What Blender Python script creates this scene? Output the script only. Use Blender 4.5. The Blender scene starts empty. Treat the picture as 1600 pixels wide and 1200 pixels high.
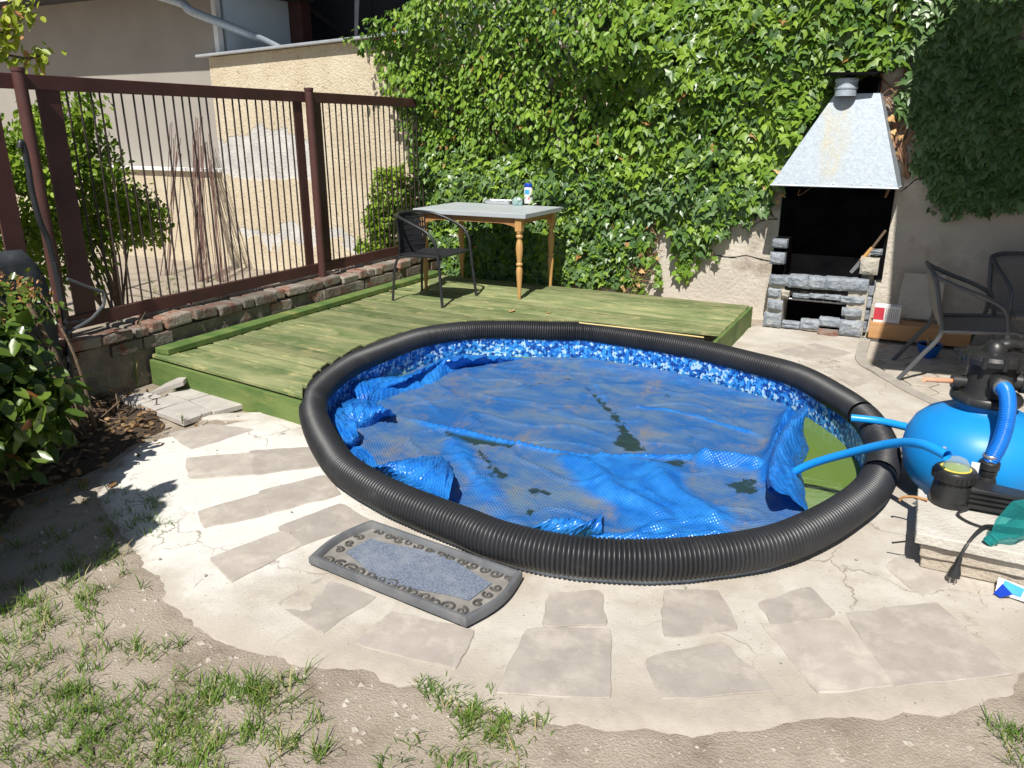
import bpy, math, random
import numpy as np
from mathutils import Vector, Matrix, noise
random.seed(7); rng = np.random.default_rng(7)
R = math.radians
SC = bpy.context.scene
COL = SC.collection

# ------------------------------------------------------------------ camera, sky, sun, exposure
# yard frame: x runs along the back wall to the right, y towards the back wall, z up, metres
cam_d = bpy.data.cameras.new('camera'); cam = bpy.data.objects.new('camera', cam_d); COL.objects.link(cam)
cam.location = (0, 0, 1.65); cam.rotation_euler = (R(72.0), 0, R(27.2))
cam_d.sensor_width = 36; cam_d.lens = 27.34; cam_d.clip_end = 600; cam_d.clip_start = 0.05
SC.camera = cam
SUN_EL, SHADOW_AZ = 53.0, 10.2          # shadows fall towards +y, leaning a little to -x
w = bpy.data.worlds.new('World'); SC.world = w; w.use_nodes = True
wn = w.node_tree.nodes; bgn = wn['Background']
sky = wn.new('ShaderNodeTexSky'); sky.sky_type = 'NISHITA'; sky.sun_disc = False
sky.sun_elevation = R(SUN_EL); sky.sun_rotation = R(180 - SHADOW_AZ)
w.node_tree.links.new(sky.outputs[0], bgn.inputs[0]); bgn.inputs[1].default_value = 0.06
sd = bpy.data.lights.new('sun', 'SUN'); so = bpy.data.objects.new('sun', sd); COL.objects.link(so)
sd.energy = 5.0; sd.angle = R(0.55); sd.color = (1.0, 0.955, 0.88)
so.rotation_euler = Vector((math.sin(R(SHADOW_AZ)) * math.cos(R(SUN_EL)), -math.cos(R(SHADOW_AZ)) * math.cos(R(SUN_EL)), math.sin(R(SUN_EL)))).to_track_quat('Z', 'Y').to_euler()
so.location = (2, -6, 9)
SC.view_settings.view_transform = 'Standard'; SC.view_settings.look = 'None'
SC.view_settings.exposure = 0.28; SC.view_settings.gamma = 1.0

SC.cycles.max_bounces = 6; SC.cycles.diffuse_bounces = 3; SC.cycles.glossy_bounces = 3; SC.cycles.transparent_max_bounces = 10

# ------------------------------------------------------------------ helpers
class MB:
    def __init__(s): s.v = []; s.f = []
    def add(s, vs, fs):
        o = len(s.v); s.v += [tuple(p) for p in vs]; s.f += [tuple(i + o for i in f) for f in fs]; return s
    def box(s, lo, hi):
        x0, y0, z0 = lo; x1, y1, z1 = hi
        return s.hexa([(x0,y0,z0),(x1,y0,z0),(x1,y1,z0),(x0,y1,z0),(x0,y0,z1),(x1,y0,z1),(x1,y1,z1),(x0,y1,z1)])
    def hexa(s, p): return s.add(p, [(0,3,2,1),(4,5,6,7),(0,1,5,4),(1,2,6,5),(2,3,7,6),(3,0,4,7)])
    def prism(s, poly, z0, z1):
        n = len(poly)
        vs = [(p[0], p[1], z0) for p in poly] + [(p[0], p[1], z1) for p in poly]
        return s.add(vs, [tuple(range(n))[::-1], tuple(range(n, 2*n))] + [(i, (i+1) % n, n+(i+1) % n, n+i) for i in range(n)])
    def tube(s, path, r, seg=8, cap=True, closed=False):
        P = [Vector(p) for p in path]; n = len(P); rr = r if hasattr(r, '__len__') else [r]*n
        vs = []; up = None
        for i, p in enumerate(P):
            if closed: t = P[(i+1) % n] - P[i-1]
            else: t = P[min(i+1, n-1)] - P[max(i-1, 0)]
            t.normalize()
            if up is None: up = Vector((0,0,1)) if abs(t.z) < .9 else Vector((1,0,0))
            up = (up - t*up.dot(t)).normalized(); sd_ = t.cross(up)
            for k in range(seg):
                a = 2*math.pi*k/seg; vs.append(p + (sd_*math.cos(a) + up*math.sin(a))*rr[i])
        fs = []
        for i in range(n if closed else n-1):
            j = (i+1) % n
            for k in range(seg): fs.append((i*seg+k, i*seg+(k+1) % seg, j*seg+(k+1) % seg, j*seg+k))
        if cap and not closed: fs += [tuple(range(seg))[::-1], tuple(range((n-1)*seg, n*seg))]
        return s.add(vs, fs)
    def lathe(s, prof, seg=20, c=(0,0,0), axis=None):
        vs = []; n = len(prof)
        q = Vector((0,0,1)).rotation_difference(Vector(axis).normalized()).to_matrix() if axis is not None else Matrix.Identity(3)
        for r, z in prof:
            for k in range(seg):
                a = 2*math.pi*k/seg; vs.append(Vector(c) + q @ Vector((r*math.cos(a), r*math.sin(a), z)))
        fs = []
        for i in range(n-1):
            for k in range(seg): fs.append((i*seg+k, i*seg+(k+1) % seg, (i+1)*seg+(k+1) % seg, (i+1)*seg+k))
        if prof[0][0] > 1e-4: fs.append(tuple(range(seg))[::-1])
        if prof[-1][0] > 1e-4: fs.append(tuple(range((n-1)*seg, n*seg)))
        return s.add(vs, fs)
    def grid(s, rows):
        m = len(rows[0]); n = len(rows)
        return s.add([p for r in rows for p in r], [(i*m+j, i*m+j+1, (i+1)*m+j+1, (i+1)*m+j) for i in range(n-1) for j in range(m-1)])
    def mesh(s, name):
        me = bpy.data.meshes.new(name); me.from_pydata([tuple(v) for v in s.v], [], s.f); me.update(); return me
    def build(s, name, m, parent=None, smooth=False, bevel=0, bseg=2, label=None, sub=0):
        o = link(name, s.mesh(name), m, parent, label)
        if smooth: shade(o, 40 if smooth is True else smooth)
        if bevel:
            b = o.modifiers.new('b', 'BEVEL'); b.width = bevel; b.segments = bseg; b.limit_method = 'ANGLE'; b.angle_limit = R(40)
        if sub:
            b = o.modifiers.new('s', 'SUBSURF'); b.levels = b.render_levels = sub
        return o
def shade(o, ang):
    me = o.data; me.polygons.foreach_set('use_smooth', [True]*len(me.polygons))
    try: me.set_sharp_from_angle(angle=R(ang))
    except Exception: pass
def link(name, me, m, parent=None, label=None):
    o = bpy.data.objects.new(name, me); COL.objects.link(o)
    if m is not None and not me.materials: me.materials.append(m)
    if parent: o.parent = parent
    if label: o['label'] = label
    return o
def empty(name, loc=(0,0,0), rz=0):
    o = bpy.data.objects.new(name, None); COL.objects.link(o); o.location = loc; o.rotation_euler = (0,0,rz); o.empty_display_size = .1
    return o
def tag(o, label, cat, group=None):
    o['label'] = label; o['category'] = cat
    if group: o['group'] = group
    return o
def thing(name, label, cat, loc=(0,0,0), rz=0, group=None): return tag(empty(name, loc, rz), label, cat, group)
def struct(o): o['kind'] = 'structure'; return o
def stuff(o): o['kind'] = 'stuff'; return o
def cr(pts, n=8, closed=False):      # Catmull-Rom through points
    P = [Vector(p) for p in pts]; m = len(P); out = []
    for i in range(m if closed else m-1):
        if closed: a, b, c, d = P[i-1], P[i], P[(i+1) % m], P[(i+2) % m]
        else: a, b, c, d = P[max(i-1,0)], P[i], P[i+1], P[min(i+2,m-1)]
        for k in range(n):
            t = k/n; out.append(.5*((2*b) + (c-a)*t + (2*a-5*b+4*c-d)*t*t + (3*b-a-3*c+d)*t**3))
    if not closed: out.append(P[-1])
    return out
def resample(pts, n, closed=False):
    P = np.array([tuple(p) for p in pts]); 
    if closed: P = np.vstack([P, P[:1]])
    d = np.r_[0, np.cumsum(np.linalg.norm(np.diff(P, axis=0), axis=1))]
    t = np.linspace(0, d[-1], n + 1 if closed else n)
    if closed: t = t[:-1]
    return np.stack([np.interp(t, d, P[:,k]) for k in range(3)], 1)
def inpoly(x, y, poly):
    c = np.zeros(np.shape(x), bool); n = len(poly)
    for i in range(n):
        x0, y0 = poly[i][:2]; x1, y1 = poly[i-1][:2]
        c ^= ((y0 > y) != (y1 > y)) & (x < (x1-x0)*(y-y0)/(y1-y0+1e-12)+x0)
    return c
def fbm(x, y, z=0, s=1, o=3):
    t = 0; a = 1
    for k in range(o): t += a*noise.noise(Vector((x*s, y*s, z*s+k*7.3))); s *= 2.1; a *= .5
    return t

# ------------------------------------------------------------------ materials
def mixn(nt, a, b, f, blend='MIX'):
    n = nt.nodes.new('ShaderNodeMix'); n.data_type = 'RGBA'; n.blend_type = blend
    for s_, v in ((0, f), (6, a), (7, b)):
        if isinstance(v, bpy.types.NodeSocket): nt.links.new(v, n.inputs[s_])
        elif s_ == 0: n.inputs[0].default_value = v
        else: n.inputs[s_].default_value = (*v, 1)
    return n.outputs[2]
def texn(nt, vec, kind='Noise', scale=5, detail=6, rough=.6, stretch=None, out=0, dist=0):
    if stretch:
        m = nt.nodes.new('ShaderNodeMapping'); m.inputs['Scale'].default_value = stretch; nt.links.new(vec, m.inputs[0]); vec = m.outputs[0]
    n = nt.nodes.new('ShaderNodeTex' + kind); n.inputs['Scale'].default_value = scale; nt.links.new(vec, n.inputs['Vector'])
    if kind == 'Noise': n.inputs['Detail'].default_value = detail; n.inputs['Roughness'].default_value = rough; n.inputs['Distortion'].default_value = dist
    return n.outputs[out]
def ramp(nt, v, lo, hi):
    n = nt.nodes.new('ShaderNodeMapRange'); n.inputs[1].default_value = lo; n.inputs[2].default_value = hi; nt.links.new(v, n.inputs[0]); return n.outputs[0]
def mth(nt, op, a, b=0):
    n = nt.nodes.new('ShaderNodeMath'); n.operation = op
    for i, v in enumerate((a, b)):
        if isinstance(v, bpy.types.NodeSocket): nt.links.new(v, n.inputs[i])
        else: n.inputs[i].default_value = v
    return n.outputs[0]
def M(name, col, col2=None, rough=.7, scale=6, lo=.35, hi=.65, bump=0, bscale=60, stretch=None, metal=0, spec=.4,
      col3=None, s3=1.5, lo3=.5, hi3=.7, rand=0, bstretch=None, coat=0, bdist=.02, dist=0):
    m = bpy.data.materials.new(name); m.use_nodes = True; nt = m.node_tree; b = nt.nodes['Principled BSDF']
    geo = nt.nodes.new('ShaderNodeNewGeometry'); pos = geo.outputs['Position']
    c = col
    if col2: c = mixn(nt, col, col2, ramp(nt, texn(nt, pos, scale=scale, stretch=stretch, dist=dist), lo, hi))
    if col3: c = mixn(nt, c, col3, ramp(nt, texn(nt, pos, scale=s3, detail=8, rough=.65, stretch=stretch if stretch else None), lo3, hi3))
    if rand:
        oi = nt.nodes.new('ShaderNodeObjectInfo')
        f = mth(nt, 'ADD', mth(nt, 'MULTIPLY', oi.outputs['Random'], 2*rand), 1-rand)
        hv = nt.nodes.new('ShaderNodeHueSaturation'); nt.links.new(f, hv.inputs['Value'])
        if isinstance(c, bpy.types.NodeSocket): nt.links.new(c, hv.inputs['Color'])
        else: hv.inputs['Color'].default_value = (*c, 1)
        c = hv.outputs[0]
    if isinstance(c, bpy.types.NodeSocket): nt.links.new(c, b.inputs['Base Color'])
    else: b.inputs['Base Color'].default_value = (*c, 1)
    b.inputs['Roughness'].default_value = rough; b.inputs['Metallic'].default_value = metal; b.inputs['Specular IOR Level'].default_value = spec
    if coat: b.inputs['Coat Weight'].default_value = coat; b.inputs['Coat Roughness'].default_value = .15
    if bump:
        bn = nt.nodes.new('ShaderNodeBump'); bn.inputs['Strength'].default_value = bump; bn.inputs['Distance'].default_value = bdist
        nt.links.new(texn(nt, pos, scale=bscale, detail=5, stretch=bstretch), bn.inputs['Height']); nt.links.new(bn.outputs[0], b.inputs['Normal'])
    return m
def leafmat(name, a, b, dead=None, trans=.25, rough=.42, deadp=.03, spec=.35):
    m = bpy.data.materials.new(name); m.use_nodes = True; nt = m.node_tree; p = nt.nodes['Principled BSDF']; out = nt.nodes['Material Output']
    geo = nt.nodes.new('ShaderNodeNewGeometry'); oi = nt.nodes.new('ShaderNodeObjectInfo')
    r = mth(nt, 'FRACT', mth(nt, 'ADD', geo.outputs['Random Per Island'], oi.outputs['Random']))
    big = ramp(nt, texn(nt, geo.outputs['Position'], scale=1.6, detail=3), .38, .62)
    f = mth(nt, 'ADD', mth(nt, 'MULTIPLY', r, .65), mth(nt, 'MULTIPLY', big, .35))
    c = mixn(nt, a, b, f)
    if dead: c = mixn(nt, c, dead, mth(nt, 'GREATER_THAN', mth(nt, 'FRACT', mth(nt, 'MULTIPLY', r, 37.7)), 1-deadp))
    nt.links.new(c, p.inputs['Base Color']); p.inputs['Roughness'].default_value = rough; p.inputs['Specular IOR Level'].default_value = spec
    t = nt.nodes.new('ShaderNodeBsdfTranslucent'); nt.links.new(mixn(nt, c, (.9,1,.25), .3, 'MULTIPLY'), t.inputs[0])
    ms = nt.nodes.new('ShaderNodeMixShader'); ms.inputs[0].default_value = trans
    nt.links.new(p.outputs[0], ms.inputs[1]); nt.links.new(t.outputs[0], ms.inputs[2]); nt.links.new(ms.outputs[0], out.inputs[0])
    return m

m_dirt = M('dirt', (.35,.298,.238), (.45,.39,.32), rough=.95, scale=9, bump=.7, bscale=120, bdist=.018, col3=(.25,.205,.155), s3=4.5, lo3=.50, hi3=.68, spec=.15)
m_conc = M('cement', (.465,.425,.37), (.565,.53,.475), rough=.92, scale=2.6, bump=.25, bscale=110, bdist=.012, col3=(.40,.35,.285), s3=3.6, lo3=.48, hi3=.70, spec=.2)
def whitepour(m):
    nt = m.node_tree; b = nt.nodes['Principled BSDF']; lk = b.inputs['Base Color'].links[0]; src = lk.from_socket
    pos = nt.nodes.new('ShaderNodeNewGeometry').outputs['Position']
    d = nt.nodes.new('ShaderNodeVectorMath'); d.operation = 'DISTANCE'; nt.links.new(pos, d.inputs[0]); d.inputs[1].default_value = (-3.0, 2.3, 0)
    f = ramp(nt, mth(nt, 'ADD', d.outputs['Value'], mth(nt, 'MULTIPLY', texn(nt, pos, scale=3.5, detail=8, rough=.7), 1.2)), 1.75, 1.35)
    c = mixn(nt, src, (.70,.685,.64), mth(nt, 'MULTIPLY', f, .85))
    cr2 = texn(nt, pos, 'Voronoi', scale=2.3); 
    spk = ramp(nt, texn(nt, pos, scale=70, detail=2), .64, .72)
    c = mixn(nt, c, (.27,.235,.19), mth(nt, 'MULTIPLY', spk, .6))
    wv = nt.nodes.new('ShaderNodeVectorMath'); wv.operation = 'ADD'; n3 = nt.nodes.new('ShaderNodeTexNoise'); n3.inputs['Scale'].default_value = 4; n3.inputs['Detail'].default_value = 8; nt.links.new(pos, n3.inputs['Vector'])
    s3 = nt.nodes.new('ShaderNodeVectorMath'); s3.operation = 'SCALE'; s3.inputs['Scale'].default_value = .35; nt.links.new(n3.outputs['Color'], s3.inputs[0]); nt.links.new(pos, wv.inputs[0]); nt.links.new(s3.outputs[0], wv.inputs[1])
    vo = nt.nodes.new('ShaderNodeTexVoronoi'); vo.feature = 'DISTANCE_TO_EDGE'; vo.inputs['Scale'].default_value = 1.9; nt.links.new(wv.outputs[0], vo.inputs['Vector'])
    ck = mth(nt, 'MULTIPLY', ramp(nt, vo.outputs['Distance'], .010, .004), ramp(nt, texn(nt, pos, scale=2.2), .46, .56))
    c = mixn(nt, c, (.25,.21,.165), mth(nt, 'MULTIPLY', ck, .75))
    nt.links.new(c, b.inputs['Base Color'])
whitepour(m_conc)
def dusty(m):
    nt = m.node_tree; b = nt.nodes['Principled BSDF']; src = b.inputs['Base Color'].links[0].from_socket; pos = nt.nodes.new('ShaderNodeNewGeometry').outputs['Position']
    at = nt.nodes.new('ShaderNodeAttribute'); at.attribute_name = 'dust'
    f = ramp(nt, mth(nt, 'ADD', at.outputs['Fac'], mth(nt, 'MULTIPLY', mth(nt, 'SUBTRACT', texn(nt, pos, scale=6, detail=9, rough=.7), .5), 1.5)), .35, .85)
    d = mixn(nt, (.375,.33,.28), (.455,.405,.345), ramp(nt, texn(nt, pos, scale=12, detail=8, rough=.7), .35, .65))
    nt.links.new(mixn(nt, src, d, mth(nt, 'MULTIPLY', f, .9)), b.inputs['Base Color'])
dusty(m_conc)
m_paver = M('paver_slab', (.36,.322,.285), (.43,.39,.345), rough=.88, scale=9, bump=.22, bscale=160, bdist=.01, col3=(.50,.455,.40), s3=7, lo3=.50, hi3=.66, rand=.10, spec=.25)
m_tile = M('loose_tile', (.42,.39,.36), (.52,.49,.45), rough=.9, scale=9, bump=.3, bscale=120, rand=.1, spec=.2)
m_patio = M('patio_paver', (.42,.375,.31), (.50,.455,.39), rough=.9, scale=11, bump=.4, bscale=90, rand=.09, spec=.2)
m_joint = M('joint_sand', (.33,.28,.21), (.40,.35,.27), rough=.95, scale=20, bump=.4, bscale=150, spec=.1)
m_kerb = M('kerb', (.33,.30,.26), (.42,.385,.34), rough=.9, scale=9, bump=.4, bscale=80, spec=.2)
m_cement_wall = M('cement_wall', (.50,.45,.38), (.65,.60,.52), rough=.92, scale=2.4, lo=.3, hi=.7, bump=.6, bscale=30, col3=(.28,.225,.18), s3=1.9, lo3=.53, hi3=.7, spec=.15)
m_flash = M('zinc_flashing', (.50,.53,.57), (.62,.65,.68), rough=.42, scale=7, metal=.6, bump=.1, bscale=30)
m_galv = M('galvanised', (.37,.43,.49), (.48,.54,.60), rough=.45, scale=38, metal=.2, bump=.1, bscale=60, col3=(.58,.58,.50), s3=2.2, lo3=.57, hi3=.75)
m_housew = M('house_render', (.33,.305,.275), (.365,.34,.305), rough=.9, scale=2, bump=.15, bscale=120, spec=.15)
m_plinth = M('plinth_plaster', (.57,.485,.35), (.65,.575,.44), rough=.95, scale=5, bump=.9, bscale=55, spec=.1)
m_white = M('white_trim', (.78,.78,.76), (.70,.70,.68), rough=.6, scale=6)
m_bluewall = M('pale_blue_render', (.62,.74,.82), (.68,.78,.85), rough=.85, scale=2, bump=.1, bscale=80)
m_navy = M('dark_boards', (.035,.042,.055), (.05,.058,.072), rough=.8, scale=3)
m_brown = M('brown_fence_paint', (.082,.034,.030), (.105,.045,.040), rough=.5, scale=5, bump=.08, bscale=40, spec=.4, col3=(.062,.03,.026), s3=3)
m_bar = M('dark_fence_bar', (.028,.020,.020), (.05,.032,.030), rough=.6, scale=30)
m_brick = M('old_brick', (.19,.075,.05), (.27,.14,.10), rough=.92, scale=14, bump=.9, bscale=40, col3=(.26,.235,.20), s3=6, lo3=.37, hi3=.53, rand=.35, spec=.15)
m_rubble = M('rubble_wall', (.20,.17,.14), (.31,.27,.22), rough=.95, scale=8, bump=1.0, bscale=22, col3=(.30,.15,.11), s3=4.5, lo3=.57, hi3=.65, spec=.1, bdist=.04)
m_deck = M('green_stain', (.125,.175,.066), (.30,.31,.155), rough=.75, scale=2.4, lo=.36, hi=.64, stretch=(.9,2.6,2.6), col3=(.50,.44,.21), s3=5.5, lo3=.55, hi3=.72, rand=.24, dist=.6, bump=.5, bscale=26, bstretch=(.4,7,7), spec=.25)
m_deckf = M('green_fascia', (.075,.145,.035), (.165,.225,.065), rough=.7, scale=4, stretch=(.5,2,2), col3=(.34,.31,.11), s3=3, lo3=.58, hi3=.75, bump=.3, bscale=30, bstretch=(.4,6,6))
m_raw = M('raw_wood_edge', (.55,.42,.17), (.62,.50,.24), rough=.8, scale=10)
m_pine = M('varnished_pine', (.50,.27,.095), (.58,.34,.135), rough=.4, scale=6, stretch=(6,6,.7), spec=.45)
m_apronw = M('brown_pine', (.36,.17,.065), (.43,.22,.09), rough=.45, scale=6, stretch=(1,4,4))
m_gtop = M('grey_laminate', (.40,.435,.455), (.46,.495,.515), rough=.45, scale=4, stretch=(.6,4,4))
m_blk = M('black_metal', (.018,.020,.024), (.03,.032,.036), rough=.42, scale=12, spec=.5)
m_wick = M('black_wicker', (.014,.015,.018), (.026,.027,.032), rough=.5, scale=60)
m_pipe = M('black_corrugated_plastic', (.016,.017,.020), (.028,.029,.033), rough=.42, scale=3.5, col3=(.075,.07,.064), s3=7, lo3=.60, hi3=.85, spec=.5)
m_stone = M('grey_granite', (.20,.235,.28), (.36,.39,.42), rough=.85, scale=16, lo=.32, hi=.68, bump=1.0, bscale=26, bdist=.03, rand=.12, col3=(.45,.46,.46), s3=9, lo3=.58, hi3=.75, dist=.8, spec=.2)
m_mortar = M('mortar', (.42,.39,.33), (.52,.48,.41), rough=.95, scale=14, bump=.6, bscale=50, spec=.1)
m_soot = M('soot', (.004,.004,.005), (.009,.009,.010), rough=1, scale=6, spec=0)
m_mortar_dark = M('sooty_mortar', (.02,.02,.02), (.035,.033,.03), rough=.95, scale=9, spec=.1)
def stain(m, p, rx, rz, col):
    nt = m.node_tree; b = nt.nodes['Principled BSDF']; src = b.inputs['Base Color'].links[0].from_socket; pos = nt.nodes.new('ShaderNodeNewGeometry').outputs['Position']
    sp = nt.nodes.new('ShaderNodeSeparateXYZ'); nt.links.new(pos, sp.inputs[0]); wv = mth(nt, 'MULTIPLY', mth(nt, 'SUBTRACT', texn(nt, pos, scale=7, detail=6, stretch=(1,1,.25)), .5), .30)
    dx = mth(nt, 'ABSOLUTE', mth(nt, 'SUBTRACT', mth(nt, 'ADD', sp.outputs[0], wv), p[0])); dz = mth(nt, 'ABSOLUTE', mth(nt, 'SUBTRACT', sp.outputs[2], p[1]))
    f = mth(nt, 'MULTIPLY', ramp(nt, dx, rx, rx*.4), ramp(nt, dz, rz, rz*.6)); f = mth(nt, 'MULTIPLY', f, ramp(nt, texn(nt, pos, scale=22, stretch=(1,1,.3)), .3, .7))
    nt.links.new(mixn(nt, src, col, mth(nt, 'MULTIPLY', f, .75)), b.inputs['Base Color'])
m_hood = m_galv.copy(); stain(m_hood, (-.70, 1.58), .13, .36, (.50,.44,.27))
m_cyan = M('bright_blue_plastic', (.012,.30,.80), (.016,.34,.86), rough=.34, scale=5, spec=.5)
m_tank = M('tank_blue', (.008,.235,.66), (.012,.29,.74), rough=.42, scale=3, spec=.45, col3=(.30,.36,.42), s3=5, lo3=.66, hi3=.80)
m_hose = M('ribbed_hose_blue', (.008,.15,.60), (.012,.20,.70), rough=.28, scale=6, spec=.55)
m_black = M('black_plastic', (.018,.018,.019), (.032,.032,.033), rough=.38, scale=9, spec=.5, col3=(.16,.15,.14), s3=9, lo3=.62, hi3=.85)
m_slabw = M('pale_concrete_slab', (.52,.485,.43), (.63,.60,.545), rough=.9, scale=7, bump=.5, bscale=60, spec=.2)
m_slabg = M('brown_concrete_slab', (.43,.37,.30), (.53,.47,.39), rough=.92, scale=7, bump=.5, bscale=60, spec=.2)
m_sling = M('grey_sling', (.21,.195,.18), (.25,.235,.215), rough=.8, scale=50)
m_frame = M('graphite_frame', (.075,.08,.09), (.10,.105,.115), rough=.4, scale=8, spec=.5)
m_orange = M('orange_board', (.48,.25,.10), (.56,.32,.15), rough=.6, scale=5, stretch=(1,5,5))
m_redbox = M('red_print', (.45,.03,.05), (.55,.06,.08), rough=.5, scale=10)
m_paper = M('white_print', (.80,.80,.80), (.72,.72,.74), rough=.6, scale=30)
m_pot = M('blue_pot', (.01,.10,.42), (.015,.13,.50), rough=.35, scale=5)
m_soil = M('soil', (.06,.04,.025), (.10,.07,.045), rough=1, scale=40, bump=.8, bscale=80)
m_rust = M('rusty_steel', (.10,.05,.042), (.15,.085,.07), rough=.8, scale=30)
m_stem = M('bark', (.13,.09,.06), (.20,.15,.10), rough=.9, scale=20, bump=.5, bscale=60)
m_deadstem = M('dry_stem', (.24,.13,.08), (.34,.20,.12), rough=.9, scale=20)
m_dry = M('dry_leaf', (.42,.24,.09), (.55,.40,.20), rough=.8, scale=20, rand=.2)
m_mat_r = M('grey_rubber', (.10,.105,.115), (.15,.155,.165), rough=.6, scale=6, col3=(.24,.235,.225), s3=5, lo3=.52, hi3=.75)
m_mat_c = M('blue_grey_carpet', (.12,.155,.225), (.25,.285,.35), rough=.95, scale=160, lo=.4, hi=.6, bump=.5, bscale=300, col3=(.30,.33,.38), s3=6, lo3=.5, hi3=.7)
m_mat_f = M('dusty_relief', (.19,.18,.165), (.29,.275,.25), rough=.85, scale=10)
m_mat_s = M('relief_scroll', (.06,.058,.055), (.10,.097,.09), rough=.7, scale=12)
m_steelw = M('steel', (.45,.45,.46), (.55,.55,.56), rough=.35, scale=10, metal=.8)
m_foil = M('aluminium_tray', (.62,.64,.67), (.75,.77,.80), rough=.3, scale=60, metal=.7, bump=.4, bscale=120)
m_bottle = M('white_bottle', (.80,.80,.82), (.76,.76,.79), rough=.35, scale=5)
m_lid = M('blue_lid', (.01,.05,.42), (.012,.06,.48), rough=.35, scale=5)
m_lblue = M('label_blue', (.05,.36,.62), (.10,.45,.70), rough=.4, scale=30)
m_lred = M('label_red', (.65,.06,.07), (.70,.12,.12), rough=.4, scale=30)
m_roofd = M('dark_roof', (.04,.04,.045), (.06,.06,.065), rough=.8, scale=5)
m_barrow = M('dull_black_sheet', (.022,.026,.034), (.05,.055,.065), rough=.5, scale=5, col3=(.11,.115,.12), s3=6, lo3=.55, hi3=.75)
m_ivy = leafmat('ivy_leaf', (.06,.15,.02), (.275,.425,.05), dead=(.42,.22,.08), deadp=.010, trans=.22)
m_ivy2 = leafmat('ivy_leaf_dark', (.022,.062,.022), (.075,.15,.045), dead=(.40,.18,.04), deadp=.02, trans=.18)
m_ivy3 = leafmat('ivy_leaf_old_and_shaded', (.05,.115,.035), (.16,.26,.085), trans=.15, spec=.5, rough=.35)
m_shrub = leafmat('shrub_leaf', (.09,.19,.02), (.34,.47,.05), trans=.38)
m_rose = leafmat('rose_leaf', (.035,.085,.016), (.14,.21,.03), dead=(.36,.15,.05), deadp=.02, trans=.2, rough=.3, spec=.5)
m_branch = leafmat('young_leaf', (.20,.30,.03), (.42,.46,.05), dead=(.5,.26,.12), deadp=.08, trans=.35)
m_bud = leafmat('red_bud', (.30,.10,.04), (.50,.26,.09), trans=.2)
m_grass = leafmat('grass_blade', (.065,.14,.02), (.21,.32,.055), dead=(.46,.39,.18), deadp=.08, trans=.3, rough=.6)
m_pebble = M('pebble', (.30,.26,.21), (.50,.46,.40), rough=.9, scale=30)

# ------------------------------------------------------------------ pool outline (shared by several things)
PIPE = [(-2.598, 5.629, 0.095), (-2.256, 5.757, 0.095), (-1.813, 5.731, 0.095), (-1.359, 5.645, 0.095), (-0.924, 5.467, 0.095), (-0.569, 5.275, 0.095), (-0.282, 4.936, 0.095), (-0.124, 4.648, 0.095), (-0.019, 4.307, 0.095), (0.014, 4.019, 0.095), (-0.016, 3.642, 0.095), (-0.100, 3.349, 0.095), (-0.222, 3.077, 0.095), (-0.349, 2.878, 0.095), (-0.536, 2.700, 0.095), (-0.768, 2.549, 0.095), (-1.038, 2.453, 0.095), (-1.300, 2.435, 0.095), (-1.511, 2.475, 0.095), (-1.697, 2.508, 0.095), (-1.959, 2.569, 0.095), (-2.287, 2.698, 0.095), (-2.520, 2.855, 0.095), (-2.817, 3.103, 0.095), (-3.020, 3.306, 0.095), (-3.170, 3.520, 0.095), (-3.307, 3.852, 0.095), (-3.395, 4.233, 0.095), (-3.383, 4.687, 0.095), (-3.317, 5.049, 0.095), (-3.125, 5.358, 0.095), (-2.898, 5.524, 0.095)]
PIPE = resample(cr(PIPE, 10, True), 720, True)
PC = PIPE.mean(0)
_th = np.arctan2(PIPE[:,1]-PC[1], PIPE[:,0]-PC[0]); _r = np.hypot(PIPE[:,0]-PC[0], PIPE[:,1]-PC[1])
_o = np.argsort(_th); _th = _th[_o]; _r = _r[_o]
def rpool(t): return np.interp(t, _th, _r, period=2*math.pi)
def inpool(x, y, off=0): return np.hypot(x-PC[0], y-PC[1]) < rpool(np.arctan2(y-PC[1], x-PC[0])) + off

OUT = [(-3.431, 3.174, 0.000), (-3.708, 3.158, 0.000), (-3.836, 3.004, 0.000), (-3.707, 2.633, -0.000), (-3.531, 2.286, 0.000), (-3.221, 2.003, 0.000), (-2.805, 1.820, 0.000), (-2.471, 1.689, 0.000), (-2.267, 1.600, 0.000), (-2.049, 1.548, 0.000), (-1.905, 1.542, 0.000), (-1.687, 1.570, 0.000), (-1.460, 1.587, 0.000), (-1.278, 1.612, 0.000), (-1.060, 1.638, 0.000), (-0.860, 1.673, 0.000), (-0.586, 1.745, 0.000), (-0.336, 1.857, 0.000), (-0.015, 2.070, 0.000), (0.285, 2.262, 0.000), (0.450, 2.420, 0.000), (0.576, 2.609, 0.000), (0.849, 3.050, 0.000), (1.030, 3.620, 0.000), (1.074, 4.362, 0.000), (0.702, 4.898, -0.000), (0.399, 5.334, 0.000), (0.104, 5.669, -0.000), (-0.202, 6.201, 0.000), (-0.161, 6.894, 0.000), (-0.295, 7.063, 0.000), (-0.690, 7.139, 0.000), (-1.136, 7.182, 0.000), (-1.258, 6.667, 0.000)]
oth = [math.atan2(p[1]-PC[1], p[0]-PC[0]) for p in OUT]; orr = [math.hypot(p[0]-PC[0], p[1]-PC[1]) for p in OUT]
a0, a1 = oth[-1], oth[0]
for k in range(1, 30):                       # under the deck: a narrow collar
    t = a0 + ((a1-a0) % (2*math.pi))*k/30; oth.append(t); orr.append(float(rpool(t)) + .14)
_oo = np.argsort(np.mod(oth, 2*math.pi)); oth = np.mod(oth, 2*math.pi)[_oo]; orr = np.array(orr)[_oo]
def rout(t): return np.interp(np.mod(t, 2*math.pi), oth, orr, period=2*math.pi)
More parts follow.
